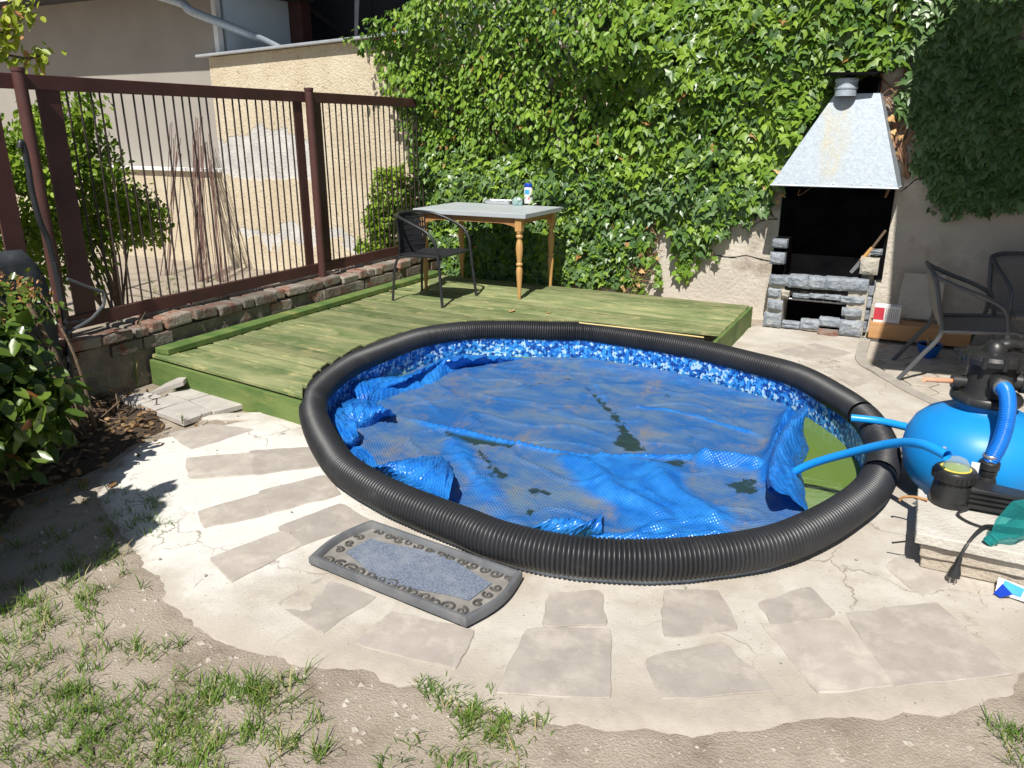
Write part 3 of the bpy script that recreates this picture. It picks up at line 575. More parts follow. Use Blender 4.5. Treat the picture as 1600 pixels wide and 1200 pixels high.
# bubble cover lying on the water
def covermat():
    m = bpy.data.materials.new('bubble_cover'); m.use_nodes = True; nt = m.node_tree; b = nt.nodes['Principled BSDF']; out = nt.nodes['Material Output']
    pos = nt.nodes.new('ShaderNodeNewGeometry').outputs['Position']
    at = nt.nodes.new('ShaderNodeAttribute'); at.attribute_name = 'lift'; lift = at.outputs['Fac']
    wet = mixn(nt, (.030,.165,.50), (.17,.27,.40), ramp(nt, texn(nt, pos, scale=2.3, detail=10, rough=.72, stretch=(1,1.8,1), dist=.5), .40, .64))
    wet = mixn(nt, wet, (.33,.285,.22), ramp(nt, texn(nt, pos, scale=2.0, detail=12, rough=.80, stretch=(1.7,1.0,1), dist=.3), .51, .70))
    wet = mixn(nt, wet, (.028,.055,.06), ramp(nt, texn(nt, pos, scale=2.6, detail=7, rough=.6, dist=1.0), .665, .70))
    wet = mixn(nt, wet, (.46,.33,.19), mth(nt, 'MULTIPLY', ramp(nt, texn(nt, pos, scale=1.1, detail=12, rough=.8, stretch=(1.2,1.6,1)), .60, .74), .7))
    wet = mixn(nt, wet, (.50,.53,.55), ramp(nt, texn(nt, pos, scale=5, detail=12, rough=.8, stretch=(.7,2.2,1), dist=.8), .64, .76))
    pu = nt.nodes.new('ShaderNodeAttribute'); pu.attribute_name = 'puddle'
    wet = mixn(nt, wet, (.03,.06,.05), ramp(nt, mth(nt, 'ADD', pu.outputs['Fac'], mth(nt, 'MULTIPLY', mth(nt, 'SUBTRACT', texn(nt, pos, scale=17, detail=8, rough=.7), .5), 2.6)), .62, .72))
    dry = mixn(nt, (.012,.17,.66), (.035,.29,.84), ramp(nt, texn(nt, pos, scale=9), .35, .65))
    f = ramp(nt, mth(nt, 'ADD', lift, mth(nt, 'MULTIPLY', mth(nt, 'SUBTRACT', texn(nt, pos, scale=12), .5), .5)), .25, .75)
    c = mixn(nt, wet, dry, f)
    uvn = nt.nodes.new('ShaderNodeAttribute'); uvn.attribute_name = 'cuv'
    sp = nt.nodes.new('ShaderNodeSeparateXYZ'); nt.links.new(uvn.outputs['Vector'], sp.inputs[0])
    k = 2*math.pi/.021
    hgt = mth(nt, 'MULTIPLY', mth(nt, 'SINE', mth(nt, 'MULTIPLY', sp.outputs[0], k)), mth(nt, 'SINE', mth(nt, 'MULTIPLY', sp.outputs[1], k)))
    c = mixn(nt, c, (.02,.10,.36), mth(nt, 'MULTIPLY', ramp(nt, hgt, -.1, -.8), .22))
    nt.links.new(c, b.inputs['Base Color']); b.inputs['Roughness'].default_value = .25; b.inputs['Specular IOR Level'].default_value = .5
    bn = nt.nodes.new('ShaderNodeBump'); bn.inputs['Strength'].default_value = .55; bn.inputs['Distance'].default_value = .004; nt.links.new(hgt, bn.inputs['Height']); nt.links.new(bn.outputs[0], b.inputs['Normal'])
    tl = nt.nodes.new('ShaderNodeBsdfTranslucent'); nt.links.new(c, tl.inputs[0]); ms = nt.nodes.new('ShaderNodeMixShader'); ms.inputs[0].default_value = .22
    nt.links.new(b.outputs[0], ms.inputs[1]); nt.links.new(tl.outputs[0], ms.inputs[2]); nt.links.new(ms.outputs[0], out.inputs[0])
    return m
m_cover = covermat()
cover = thing('pool_cover', 'crumpled blue bubble cover floating on the pool water', 'pool cover', (PC[0], PC[1], WZ))
def setattrs(o, lift, cuv):
    a = o.data.attributes.new('lift', 'FLOAT', 'POINT'); a.data.foreach_set('value', np.asarray(lift, np.float32))
    a = o.data.attributes.new('cuv', 'FLOAT_VECTOR', 'POINT'); a.data.foreach_set('vector', np.asarray(cuv, np.float32).ravel())
CZ = WZ + .012
COV = [p[:2] for p in [(-3.229, 5.148, -0.110), (-2.943, 5.274, -0.110), (-2.577, 5.589, -0.110), (-2.341, 5.775, -0.110), (-1.863, 5.913, -0.110), (-1.309, 5.796, -0.110), (-0.784, 5.537, -0.110), (-0.464, 5.332, -0.110), (-0.473, 4.858, -0.110), (-0.386, 4.531, -0.110), (-0.368, 4.138, -0.110), (-0.296, 3.674, -0.110), (-0.206, 3.647, -0.110), (-0.394, 3.277, -0.110), (-0.761, 3.026, -0.110), (-1.047, 2.910, -0.110), (-1.376, 2.871, -0.110), (-1.689, 2.884, -0.110), (-2.118, 2.975, -0.110), (-2.462, 3.109, -0.110), (-2.788, 3.297, -0.110), (-3.128, 3.594, -0.110), (-3.290, 3.924, -0.110), (-3.435, 4.325, -0.110), (-3.344, 4.769, -0.110)]]
RID = [([(-2.910, 3.890, -0.105), (-2.465, 3.819, -0.105), (-2.115, 3.796, -0.105), (-1.864, 3.791, -0.105), (-1.664, 3.786, -0.105), (-1.435, 3.821, -0.105), (-1.174, 3.945, -0.105), (-0.890, 4.111, -0.105), (-0.575, 4.325, -0.105)], .030, .035, .8),
       ([(-0.965, 4.052, -0.105), (-0.808, 4.072, -0.105), (-0.672, 4.093, -0.105), (-0.511, 4.071, -0.105)], .075, .085, .9),
       ([(-1.664, 3.786, -0.105), (-1.377, 3.626, -0.105), (-1.182, 3.444, -0.105), (-0.944, 3.330, -0.105), (-0.755, 3.213, -0.105)], .055, .11, 1.0),
       ([(-1.174, 3.945, -0.105), (-0.972, 3.637, -0.105), (-0.751, 3.429, -0.105), (-0.532, 3.261, -0.105)], .06, .10, 1.0),
       ([(-2.383, 3.777, -0.105), (-1.975, 3.347, -0.105), (-1.579, 3.004, -0.105)], .028, .065, .65),
       ([(-1.627, 4.661, -0.105), (-1.312, 4.781, -0.105), (-0.954, 4.697, -0.105), (-0.567, 4.535, -0.105)], .016, .022, .75),
       ([(-2.277, 5.618, -0.105), (-1.928, 5.082, -0.105), (-1.553, 4.520, -0.105), (-1.191, 4.019, -0.105)], .010, .014, .5),
       ([(-3.034, 4.316, -0.105), (-2.778, 4.171, -0.105), (-2.568, 3.998, -0.105)], .012, .03, .4),
       ([(-1.674, 2.741, -0.105), (-1.354, 2.825, -0.105), (-1.007, 2.965, -0.105), (-0.653, 3.160, -0.105), (-0.411, 3.376, -0.105)], .05, .06, .9),
       ([(-0.557, 5.169, -0.105), (-0.557, 4.540, -0.105), (-0.510, 4.007, -0.105), (-0.389, 3.691, -0.105)], .11, .055, 1.0),
       ([(-2.291, 5.652, -0.105), (-1.822, 5.790, -0.105), (-1.272, 5.648, -0.105), (-0.764, 5.419, -0.105), (-0.474, 5.212, -0.105)], .012, .05, .8),
       ([(-0.962, 3.007, -0.105), (-0.798, 3.260, -0.105), (-0.574, 3.320, -0.105)], .04, .07, .9)]
LZ = [([(-1.660, 3.775, -0.100), (-1.424, 3.844, -0.100), (-1.164, 3.937, -0.100), (-0.921, 3.695, -0.100), (-0.694, 3.448, -0.100), (-0.499, 3.236, -0.100), (-0.709, 3.096, -0.100), (-0.917, 3.053, -0.100), (-1.132, 3.260, -0.100), (-1.322, 3.488, -0.100)], .85, .022), ([(-2.469, 3.840, -0.100), (-2.227, 3.668, -0.100), (-1.861, 3.393, -0.100), (-1.610, 3.132, -0.100), (-1.368, 2.854, -0.100), (-1.619, 2.885, -0.100), (-1.869, 3.164, -0.100), (-2.153, 3.439, -0.100)], .5, .012), ([(-2.270, 5.602, -0.100), (-1.800, 5.721, -0.100), (-1.257, 5.584, -0.100), (-0.752, 5.346, -0.100), (-0.499, 5.183, -0.100), (-0.818, 5.236, -0.100), (-1.282, 5.313, -0.100), (-1.880, 5.354, -0.100), (-2.203, 5.376, -0.100)], .45, .004)]
PUD = [[(-2.044, 5.057, -0.105), (-2.019, 5.069, -0.105), (-1.558, 4.544, -0.105), (-1.190, 4.040, -0.105), (-1.282, 3.982, -0.105), (-1.424, 4.050, -0.105), (-1.443, 4.248, -0.105), (-1.674, 4.595, -0.105)], [(-2.435, 3.786, -0.105), (-2.276, 3.867, -0.105), (-2.073, 3.784, -0.105), (-1.894, 3.808, -0.105), (-1.908, 3.714, -0.105), (-2.078, 3.714, -0.105), (-2.119, 3.671, -0.105), (-2.263, 3.619, -0.105)], [(-2.107, 3.612, -0.105), (-2.043, 3.612, -0.105), (-1.842, 3.416, -0.105), (-1.760, 3.410, -0.105), (-1.729, 3.291, -0.105), (-1.862, 3.358, -0.105)], [(-1.094, 3.926, -0.105), (-1.014, 4.027, -0.105), (-0.935, 4.007, -0.105), (-1.006, 3.873, -0.105)], [(-1.526, 3.107, -0.105), (-1.455, 3.105, -0.105), (-1.421, 2.997, -0.105), (-1.492, 3.004, -0.105)], [(-0.720, 3.837, -0.105), (-0.573, 3.930, -0.105), (-0.521, 3.826, -0.105), (-0.594, 3.706, -0.105)]]
def cover_sheet():
    st = .0135; x0, y0 = PC[0]-1.62, PC[1]-1.62; n = int(3.24/st)
    X, Y = np.meshgrid(x0 + st*np.arange(n), y0 + st*np.arange(n))
    ok = inpoly(X, Y, COV) & inpool(X, Y, -.06)
    Hh = np.zeros_like(X); L = np.zeros_like(X)
    for pts, hgt, wd, lf in RID:
        P = resample(cr(pts, 6), 60)[:,:2]; D = np.full(X.shape, 9.); T = np.zeros_like(X)
        for i, p in enumerate(P):
            d = np.hypot(X-p[0], Y-p[1]); u = d < D; D[u] = d[u]; T[u] = i/59
        taper = np.clip(np.minimum(T, 1-T)*6, .1, 1)
        wob = 1 + .22*np.sin(T*11 + hgt*400)
        g = np.exp(-(D/(wd*wob*.75))**1.35)
        Hh = np.maximum(Hh, hgt*taper*g); L = np.maximum(L, lf*np.clip(np.exp(-(D/(wd*1.15*wob))**2)*1.25, 0, 1)*taper)
    for pol, lv, hz in LZ:
        mk = inpoly(X, Y, [p[:2] for p in pol]).astype(float)
        for _ in range(3):
            for ax in (0, 1): mk = sum(np.roll(mk, q, ax) for q in range(-3, 4))/7
        L = np.maximum(L, lv*mk); Hh = np.maximum(Hh, hz*mk)
    for i in range(0, n):
        for j in range(0, n):
            if ok[i,j]:
                x, y = X[i,j], Y[i,j]; f = noise.noise(Vector((x*3.2, y*3.2, 1))); g = noise.noise(Vector((x*11, y*8, 4)))
                Hh[i,j] += .0035*f + .0025*g + L[i,j]*(.012*noise.noise(Vector((x*7, y*7, 2))) + .004*noise.noise(Vector((x*24, y*24, 2))))
                rr = abs(noise.noise(Vector((x*2.1+5, y*2.9, 7)))); Hh[i,j] += .012*max(0, .08-rr)/.08; L[i,j] = max(L[i,j], .35*max(0, .05-rr)/.05)
    idx = -np.ones(X.shape, int); idx[ok] = np.arange(ok.sum())
    vs = np.stack([X[ok]-PC[0], Y[ok]-PC[1], Hh[ok]+.012], 1)
    q = ok[:-1,:-1] & ok[1:,:-1] & ok[:-1,1:] & ok[1:,1:]
    fs = np.stack([idx[:-1,:-1][q], idx[:-1,1:][q], idx[1:,1:][q], idx[1:,:-1][q]], 1)
    mb = MB(); mb.v = vs.tolist(); mb.f = fs.tolist(); o = mb.build('sheet', m_cover, cover, smooth=80)
    setattrs(o, L[ok], np.stack([X[ok], Y[ok], 0*X[ok]], 1))
    pm = np.zeros_like(X)
    for pol in PUD:
        mk = inpoly(X, Y, [p[:2] for p in pol]).astype(float)
        for ax in (0, 1): mk = sum(np.roll(mk, q, ax) for q in range(-2, 3))/5
        pm = np.maximum(pm, mk)
    a = o.data.attributes.new('puddle', 'FLOAT', 'POINT'); a.data.foreach_set('value', pm[ok].astype(np.float32))
cover_sheet()
def flap(rows, nu=40, nv=14, puff=.03, seed=0):
    """a crumpled flap of cover: a smooth patch lofted through several rows of points"""
    RR = [resample(cr(r, 6), nu) for r in rows]; out = []; cuv = []
    for j in range(nv):
        t = j/(nv-1)*(len(RR)-1); i = min(int(t), len(RR)-2); f = t-i
        a, b, c, d = RR[max(i-1,0)], RR[i], RR[i+1], RR[min(i+2, len(RR)-1)]
        p = .5*(2*b + (c-a)*f + (2*a-5*b+4*c-d)*f*f + (3*b-a-3*c+d)*f**3)
        row = []
        for k in range(nu):
            x, y, z = p[k]; w1 = noise.noise(Vector((k*.33+seed*9, j*.22, seed))); w2 = noise.noise(Vector((k*.8, j*.5+seed*3, seed+4)))
            row.append((x-PC[0]+.5*puff*w1*.6, y-PC[1]+.4*puff*w2, z-WZ + puff*(w1*.8+w2*.5)*math.sin(math.pi*(j+.3)/nv)))
        out.append(row)
    mb = MB().grid(out); o = mb.build('fold', m_cover, cover, smooth=80)
    A = np.array(out).reshape(-1, 3); g = np.stack(np.meshgrid(np.arange(nu)*.011, np.arange(nv)*.011), -1).reshape(-1, 2)
    setattrs(o, np.full(len(A), .95), np.c_[g, 0*g[:,0]])
flap([[(-2.676, 5.410, -0.115), (-2.940, 5.112, -0.115), (-3.035, 4.908, -0.115), (-2.981, 4.525, -0.115), (-3.067, 4.332, -0.115), (-3.102, 4.081, -0.115), (-3.120, 3.969, -0.115)], [(-2.694, 5.423, -0.110), (-2.945, 5.021, -0.055), (-3.076, 4.856, -0.055), (-3.091, 4.569, -0.055), (-3.119, 4.363, -0.055), (-3.144, 4.092, -0.055), (-3.123, 3.950, -0.055)], [(-2.707, 5.439, -0.105), (-2.942, 4.968, -0.015), (-3.041, 4.857, -0.015), (-3.100, 4.887, -0.015), (-3.057, 4.356, -0.015), (-3.169, 4.265, -0.015), (-3.264, 4.133, -0.015)], [(-2.723, 5.471, -0.110), (-3.008, 5.233, -0.065), (-3.177, 5.125, -0.065), (-3.198, 4.910, -0.065), (-3.211, 4.544, -0.065), (-3.313, 4.437, -0.065), (-3.370, 4.304, -0.065)]], 60, 14, .045, 1)
flap([[(-3.171, 3.911, -0.105), (-3.149, 3.966, -0.105), (-3.119, 4.011, -0.105)], [(-3.213, 3.944, -0.035), (-3.192, 4.000, -0.035), (-3.153, 4.020, -0.035)], [(-3.311, 4.044, -0.015), (-3.304, 4.112, -0.015), (-3.251, 4.123, -0.015)], [(-3.480, 4.282, -0.065), (-3.457, 4.328, -0.065), (-3.388, 4.329, -0.065)]], 18, 12, .02, 2)
flap([[(-2.951, 3.550, -0.115), (-2.875, 3.638, -0.115), (-2.874, 3.805, -0.115), (-2.842, 3.888, -0.115)], [(-2.978, 3.542, -0.045), (-2.890, 3.587, -0.045), (-2.851, 3.697, -0.045), (-2.786, 3.757, -0.045)], [(-3.043, 3.602, 0.005), (-3.005, 3.676, 0.005), (-2.883, 3.712, 0.005), (-2.748, 3.675, 0.005)], [(-3.260, 3.824, -0.065), (-3.234, 3.926, -0.065), (-3.086, 3.943, -0.065), (-2.934, 3.878, -0.065)]], 30, 14, .035, 3)
flap([[(-2.774, 3.429, -0.115), (-2.746, 3.332, -0.115), (-2.767, 3.299, -0.115)], [(-2.716, 3.337, -0.035), (-2.713, 3.240, -0.035), (-2.745, 3.223, -0.035)], [(-2.816, 3.415, 0.005), (-2.870, 3.363, 0.005), (-2.856, 3.300, 0.005)], [(-3.050, 3.603, -0.005), (-3.043, 3.515, -0.005), (-3.006, 3.445, -0.005)], [(-3.227, 3.784, -0.065), (-3.200, 3.686, -0.065), (-3.144, 3.581, -0.065)]], 22, 16, .03, 4)
flap([[(-2.459, 3.175, -0.105), (-2.440, 3.080, -0.105), (-2.434, 3.028, -0.105)], [(-2.595, 3.221, -0.045), (-2.559, 3.117, -0.045), (-2.551, 3.062, -0.045)], [(-2.689, 3.248, -0.065), (-2.665, 3.176, -0.065), (-2.646, 3.125, -0.065)]], 16, 12, .02, 5)
flap([[(-2.444, 3.053, -0.095), (-2.240, 2.979, -0.095), (-2.051, 2.934, -0.095), (-1.874, 2.906, -0.095)], [(-2.330, 2.943, -0.005), (-2.137, 2.953, -0.005), (-1.965, 2.924, -0.005), (-1.784, 2.812, -0.005)], [(-2.264, 2.912, 0.035), (-2.147, 3.027, 0.035), (-1.981, 3.040, 0.035), (-1.838, 2.943, 0.035)], [(-2.293, 3.070, -0.015), (-2.191, 3.208, -0.015), (-2.065, 3.234, -0.015), (-1.921, 3.089, -0.015)], [(-2.386, 3.242, -0.105), (-2.273, 3.360, -0.105), (-2.148, 3.384, -0.105), (-2.003, 3.213, -0.105)]], 44, 22, .03, 6)
flap([[(-1.390, 2.833, -0.105), (-1.244, 2.862, -0.105), (-1.066, 2.974, -0.105)], [(-1.345, 2.792, -0.035), (-1.199, 2.828, -0.035), (-1.057, 2.928, -0.035)], [(-1.271, 2.834, 0.005), (-1.187, 2.883, 0.005), (-1.108, 2.884, 0.005), (-1.078, 2.980, 0.005)], [(-1.333, 3.000, -0.065), (-1.242, 3.018, -0.065), (-1.159, 3.033, -0.065), (-1.133, 3.146, -0.065)]], 30, 12, .03, 7)
flap([[(-0.276, 3.673, -0.105), (-0.316, 3.889, -0.105), (-0.376, 4.216, -0.105), (-0.381, 4.520, -0.105), (-0.459, 4.802, -0.105)], [(-0.345, 3.589, -0.015), (-0.377, 3.856, -0.015), (-0.415, 4.160, -0.015), (-0.416, 4.365, -0.015), (-0.440, 4.671, -0.015)], [(-0.417, 3.483, 0.065), (-0.455, 3.622, 0.065), (-0.478, 3.965, 0.065), (-0.479, 4.381, 0.065), (-0.428, 4.707, 0.065)], [(-0.453, 3.605, 0.015), (-0.488, 3.752, 0.015), (-0.525, 4.123, 0.015), (-0.519, 4.566, 0.015), (-0.465, 4.923, 0.015)], [(-0.492, 3.841, -0.105), (-0.536, 4.021, -0.105), (-0.580, 4.396, -0.105), (-0.571, 4.843, -0.105), (-0.515, 5.219, -0.105)]], 36, 18, .03, 8)

# corrugated drain pipe laid over the rim
def corr(path, name, label, closed=False):
    P = resample(path, int(np.linalg.norm(np.diff(path, axis=0), axis=1).sum()/.00305))
    n = len(P); r = []
    for i, p in enumerate(P):
        kk = noise.noise(Vector((p[0]*1.7, p[1]*1.7, 3)))
        r.append(.0775 + .004*kk + .0044*(0, .8, 1, .8, 0, -1)[i % 6])
        P[i][2] += .012*noise.noise(Vector((p[0]*1.1, p[1]*1.1, 8))); P[i][0] += .008*noise.noise(Vector((p[0]*2, p[1]*2, 18)))
    mb = MB(); mb.tube(P, r, 24, cap=False)
    # hollow ends
    o = mb.build(name, m_pipe, smooth=80); return o
i0 = int(np.argmin(np.hypot(PIPE[:,0]-(-0.127, 4.647, 0.095)[0], PIPE[:,1]-(-0.127, 4.647, 0.095)[1])))
i1 = int(np.argmin(np.hypot(PIPE[:,0]-(0.009, 3.787, 0.095)[0], PIPE[:,1]-(0.009, 3.787, 0.095)[1])))
PP = PIPE.copy()
lo_, hi_ = min(i0,i1), max(i0,i1)
tag(corr(PP[lo_+1:hi_], 'drain_pipe', ''), 'short black corrugated pipe section on the pool rim beneath the blue hoses', 'pipe')
tag(corr(np.vstack([PP[hi_+1:], PP[:lo_]]), 'drain_pipe', ''), 'long black corrugated pipe laid round nearly the whole pool rim', 'pipe')
for q in (i0, i1):
    p = PIPE[q]; t = PIPE[(q+1) % 720]-PIPE[q-1]; t /= np.linalg.norm(t)
    tag(MB().lathe([(.062,-.03),(.064,0),(.062,.03)], 24, p, t).build('pipe_joint', m_soot, smooth=True), 'dark gap sleeve joining the pipe ends ' + ('behind the upper blue hose' if q == i0 else 'in front of the lower blue hose'), 'pipe joint')

# ------------------------------------------------------------------ table, chair and the things on the deck
TB = thing('table', 'grey topped wooden table with turned legs on the green deck', 'table', (-3.68, 6.66, DZ))
TH = .775
MB().box((-.595,-.40,TH-.042), (.595,.40,TH)).build('table_top', m_gtop, TB, bevel=.004)
legp = [(.014,0),(.017,.06),(.021,.12),(.027,.20),(.030,.255),(.026,.285),(.020,.30),(.030,.31),(.031,.325),(.021,.335),(.024,.36),(.031,.42),(.033,.46),(.029,.51),(.022,.535),(.020,.55),(.031,.56),(.031,.578),(.021,.588),(.030,.60),(.030,.615)]
for sx in (-1, 1):
    for sy in (-1, 1):
        lg = MB().lathe(legp, 16, (sx*.51, sy*.345, 0)).build('leg', m_pine, TB, smooth=50)
        MB().box((sx*.51-.032, sy*.345-.032, .615), (sx*.51+.032, sy*.345+.032, TH-.043)).build('leg_block', m_pine, lg, bevel=.004)
def valance(p0, p1, th, name):
    a, b = Vector(p0), Vector(p1); t = (b-a); n = 24; rows = []; s = Vector((-t.y, t.x, 0)).normalized()*th
    lo = []
    for i in range(n+1):
        f = i/n; e = min(f, 1-f); z = .645 if e < .04 else (.66 + .02*min(1, (e-.04)/.1))
        lo.append((a + t*f, z))
    rows = [[tuple(p + s + Vector((0,0,TH-.044))) for p, z in lo], [tuple(p + s + Vector((0,0,z))) for p, z in lo], [tuple(p - s + Vector((0,0,z))) for p, z in lo], [tuple(p - s + Vector((0,0,TH-.044))) for p, z in lo]]
    MB().grid(rows).build(name, m_apronw, TB)
for sy in (-1, 1): valance((-.478, sy*.352, 0), (.478, sy*.352, 0), .010, 'apron_rail')
for sx in (-1, 1): valance((sx*.517, -.313, 0), (sx*.517, .313, 0), .010, 'apron_rail')

bt = thing('bottle', 'white plastic tub with blue lid on the grey table', 'bottle', (-3.526, 7.228, 0.956)); bt.location.z = DZ+TH
MB().lathe([(.040,0),(.046,.004),(.047,.03),(.047,.12),(.045,.15),(.040,.165)], 24).build('body', m_bottle, bt, smooth=50)
MB().lathe([(.043,.163),(.044,.166),(.044,.195),(.041,.199),(0,.199)], 24).build('lid', m_lid, bt, smooth=40)
def arcpatch(r, a0, a1, z0, z1, n=8): return MB().grid([[(r*math.cos(a0+(a1-a0)*k/n), r*math.sin(a0+(a1-a0)*k/n), z) for k in range(n+1)] for z in (z0, z1)])
arcpatch(.0478, R(-115), R(-55), .095, .14).build('blue_label', m_lblue, bt)
mb = MB(); mb.add([(.0478*math.cos(R(a)), .0478*math.sin(R(a)), z) for a, z in ((-78,.04),(-50,.04),(-64,.075))], [(0,1,2)]); mb.build('red_triangle', m_lred, bt)
tray = thing('foil_tray', 'shallow ribbed aluminium tray on the grey table', 'tray', (-3.790, 7.092, 0.956), R(8)); tray.location.z = DZ+TH
rows = []
for f, z in ((1.0,.034),(.97,.036),(.90,.004),(.86,.004)):
    rr = []
    for k in range(97):
        a = 2*math.pi*k/96; c_, s_ = math.cos(a), math.sin(a); e = (abs(c_)**5+abs(s_)**5)**(-1/5); q = f*e*(1+.012*math.sin(a*48)*(z > .01))
        rr.append((.15*q*c_, .095*q*s_, z))
    rows.append(rr)
mb = MB().grid(rows); mb.add([p for p in rows[-1][:-1]], [tuple(range(96))]); mb.build('tray_shell', m_foil, tray)
def teal(name, col, a=.35, rough=.12):
    m = bpy.data.materials.new(name); m.use_nodes = True; nt = m.node_tree; b = nt.nodes['Principled BSDF']; out = nt.nodes['Material Output']
    b.inputs['Base Color'].default_value = (*col, 1); b.inputs['Roughness'].default_value = rough
    t = nt.nodes.new('ShaderNodeBsdfTransparent'); t.inputs[0].default_value = (min(1, col[0]*.6+.35), min(1, col[1]*.4+.6), min(1, col[2]*.4+.6), 1)
    lw_ = nt.nodes.new('ShaderNodeLayerWeight'); lw_.inputs[0].default_value = .35
    ms = nt.nodes.new('ShaderNodeMixShader'); nt.links.new(mth(nt, 'ADD', mth(nt, 'MULTIPLY', lw_.outputs['Facing'], .6), a), ms.inputs[0])
    nt.links.new(t.outputs[0], ms.inputs[1]); nt.links.new(b.outputs[0], ms.inputs[2]); nt.links.new(ms.outputs[0], out.inputs[0]); return m
m_clear = teal('clear_film', (.62,.78,.78), .3); m_teal = teal('teal_plastic', (.05,.42,.42), .16)
def lump(name, m, loc, rad, seed, amp=.35, parent=None):
    import bmesh
    b = bmesh.new(); bmesh.ops.create_icosphere(b, subdivisions=3, radius=1)
    for v in b.verts:
        d = 1 + amp*noise.noise(v.co*1.8 + Vector((seed,0,0))) + .15*noise.noise(v.co*5 + Vector((seed,3,0)))
        v.co = Vector((v.co.x*rad[0]*d, v.co.y*rad[1]*d, max(v.co.z*rad[2]*d, -rad[2]*.75)))
    me = bpy.data.meshes.new(name); b.to_mesh(me); b.free(); o = link(name, me, m, parent); o.location = loc; return o
p = (-3.533, 6.984, 0.956)
tag(lump('plastic_bag', m_clear, (p[0], p[1], DZ+TH+.034), (.055,.045,.045), 3), 'crumpled clear plastic bag beside the blue lidded tub', 'bag')

# black wicker bistro chair, facing +x
CH = thing('bistro_chair', 'black wicker bistro chair beside the grey table on the deck', 'chair', (-3.89, 5.97, DZ))
def mir(pts): return [(x, -y, z) for x, y, z in pts]
hoop = [(.29,-.30,0),(.265,-.285,.25),(.245,-.28,.43),(.225,-.285,.54),(.15,-.29,.635),(.0,-.285,.70),(-.14,-.255,.745),(-.24,-.17,.765),(-.285,0,.77)]
H_ = cr(hoop, 8); full = [tuple(p) for p in H_] + [(p[0], -p[1], p[2]) for p in reversed(H_[:-1])]
MB().tube(full, .0135, 10).build('arm_hoop', m_blk, CH, smooth=True)
for s in (-1, 1): MB().tube([tuple(p) for p in cr([(-.28, s*.24, 0), (-.262, s*.225, .22), (-.235, s*.215, .36), (-.17, s*.215, .40), (.0, s*.235, .42), (.235, s*.245, .43)], 8)], .0115, 8).build('rear_leg', m_blk, CH, smooth=True)
MB().tube([(.24,-.27,.425),(.24,.27,.425)], .010, 8).build('seat_rail', m_blk, CH)
rows = []
for k in range(13):
    f = k/12; x = -.20 + .44*f; wd = .205 + .045*f; rows.append([(x, wd*(j/10*2-1), .415 + .012*f - .012*math.sin(math.pi*j/10) + .003*((k+j) % 2)) for j in range(11)])
se = MB().grid(rows).build('seat', m_wick, CH); so_ = se.modifiers.new('t', 'SOLIDIFY'); so_.thickness = .012
for k in range(22):      # woven back strands
    a = -1 + 2*(k+.5)/22; yb = .21*a; yt = .235*a; xb = -.20 - .0*abs(a); xt = -.283 + .075*abs(a)**2.2
    MB().tube([(xb-.01, yb, .40), (-.245+.05*a*a, (yb+yt)/2, .57), (xt, yt, .755 - .012*a*a)], .0078, 5).build('back_strand', m_wick, CH)
for z_ in (.47,.52,.57,.62,.67,.72):
    f = (z_-.40)/.36; MB().tube([(-.21-.073*f+(.012+.06*f)*abs(a)**2.2, (.21+.025*f)*a, z_) for a in np.linspace(-.97,.97,15)], .008, 5).build('back_weave', m_wick, CH)

for q, (px_, sz, txt) in enumerate([((-2.986, 5.810, 0.185), .05, 'by the pool side of the table'), ((-4.415, 6.054, 0.185), .03, 'near the left chair foot'), ((-2.672, 5.888, 0.185), .025, 'further right towards the pool')]):
    mb = MB().add([(0,-sz,.002),(sz*.6,-sz*.2,.012),(sz*.3,sz*.7,.004),(0,sz,.012),(-sz*.4,sz*.6,.003),(-sz*.6,-sz*.3,.014),(0,0,.004)], [(6,0,1),(6,1,2),(6,2,3),(6,3,4),(6,4,5),(6,5,0)])
    o = mb.build('fallen_leaf', m_dry); o.location = (px_[0], px_[1], DZ+.002); o.rotation_euler = (0,0,q*1.3); tag(o, 'small dry fallen leaf on the green deck ' + txt, 'leaf')

# ------------------------------------------------------------------ stone barbecue
BQ = thing('barbecue', 'grey stone garden barbecue with galvanised hood against the wall', 'barbecue', (-.69, 7.2, 0))
FV = 6.985
def bo(p): return (p[0]+.69, p[1]-7.2, p[2])
def bbox(u0, u1, v0, v1, z0, z1): return MB().box(bo((u0,v0,z0)), bo((u1,v1,z1)))
bbox(-1.075,-.945,FV+.02,WV-.02,-.03,.44).build('mortar_core', m_mortar, BQ)
bbox(-.435,-.285,FV+.02,WV-.02,-.03,.40).build('mortar_core', m_mortar, BQ)
bbox(-.945,-.435,FV+.025,WV-.02,.30,.425).build('hearth_slab', m_mortar_dark, BQ)
bbox(-.944,-.436,FV+.30,WV-.021,-.03,.30).build('ash_pit_back', m_soot, BQ)
bbox(-1.06,-.30,FV+.10,WV-.03,.426,.445).build('fire_bed', m_soot, BQ)
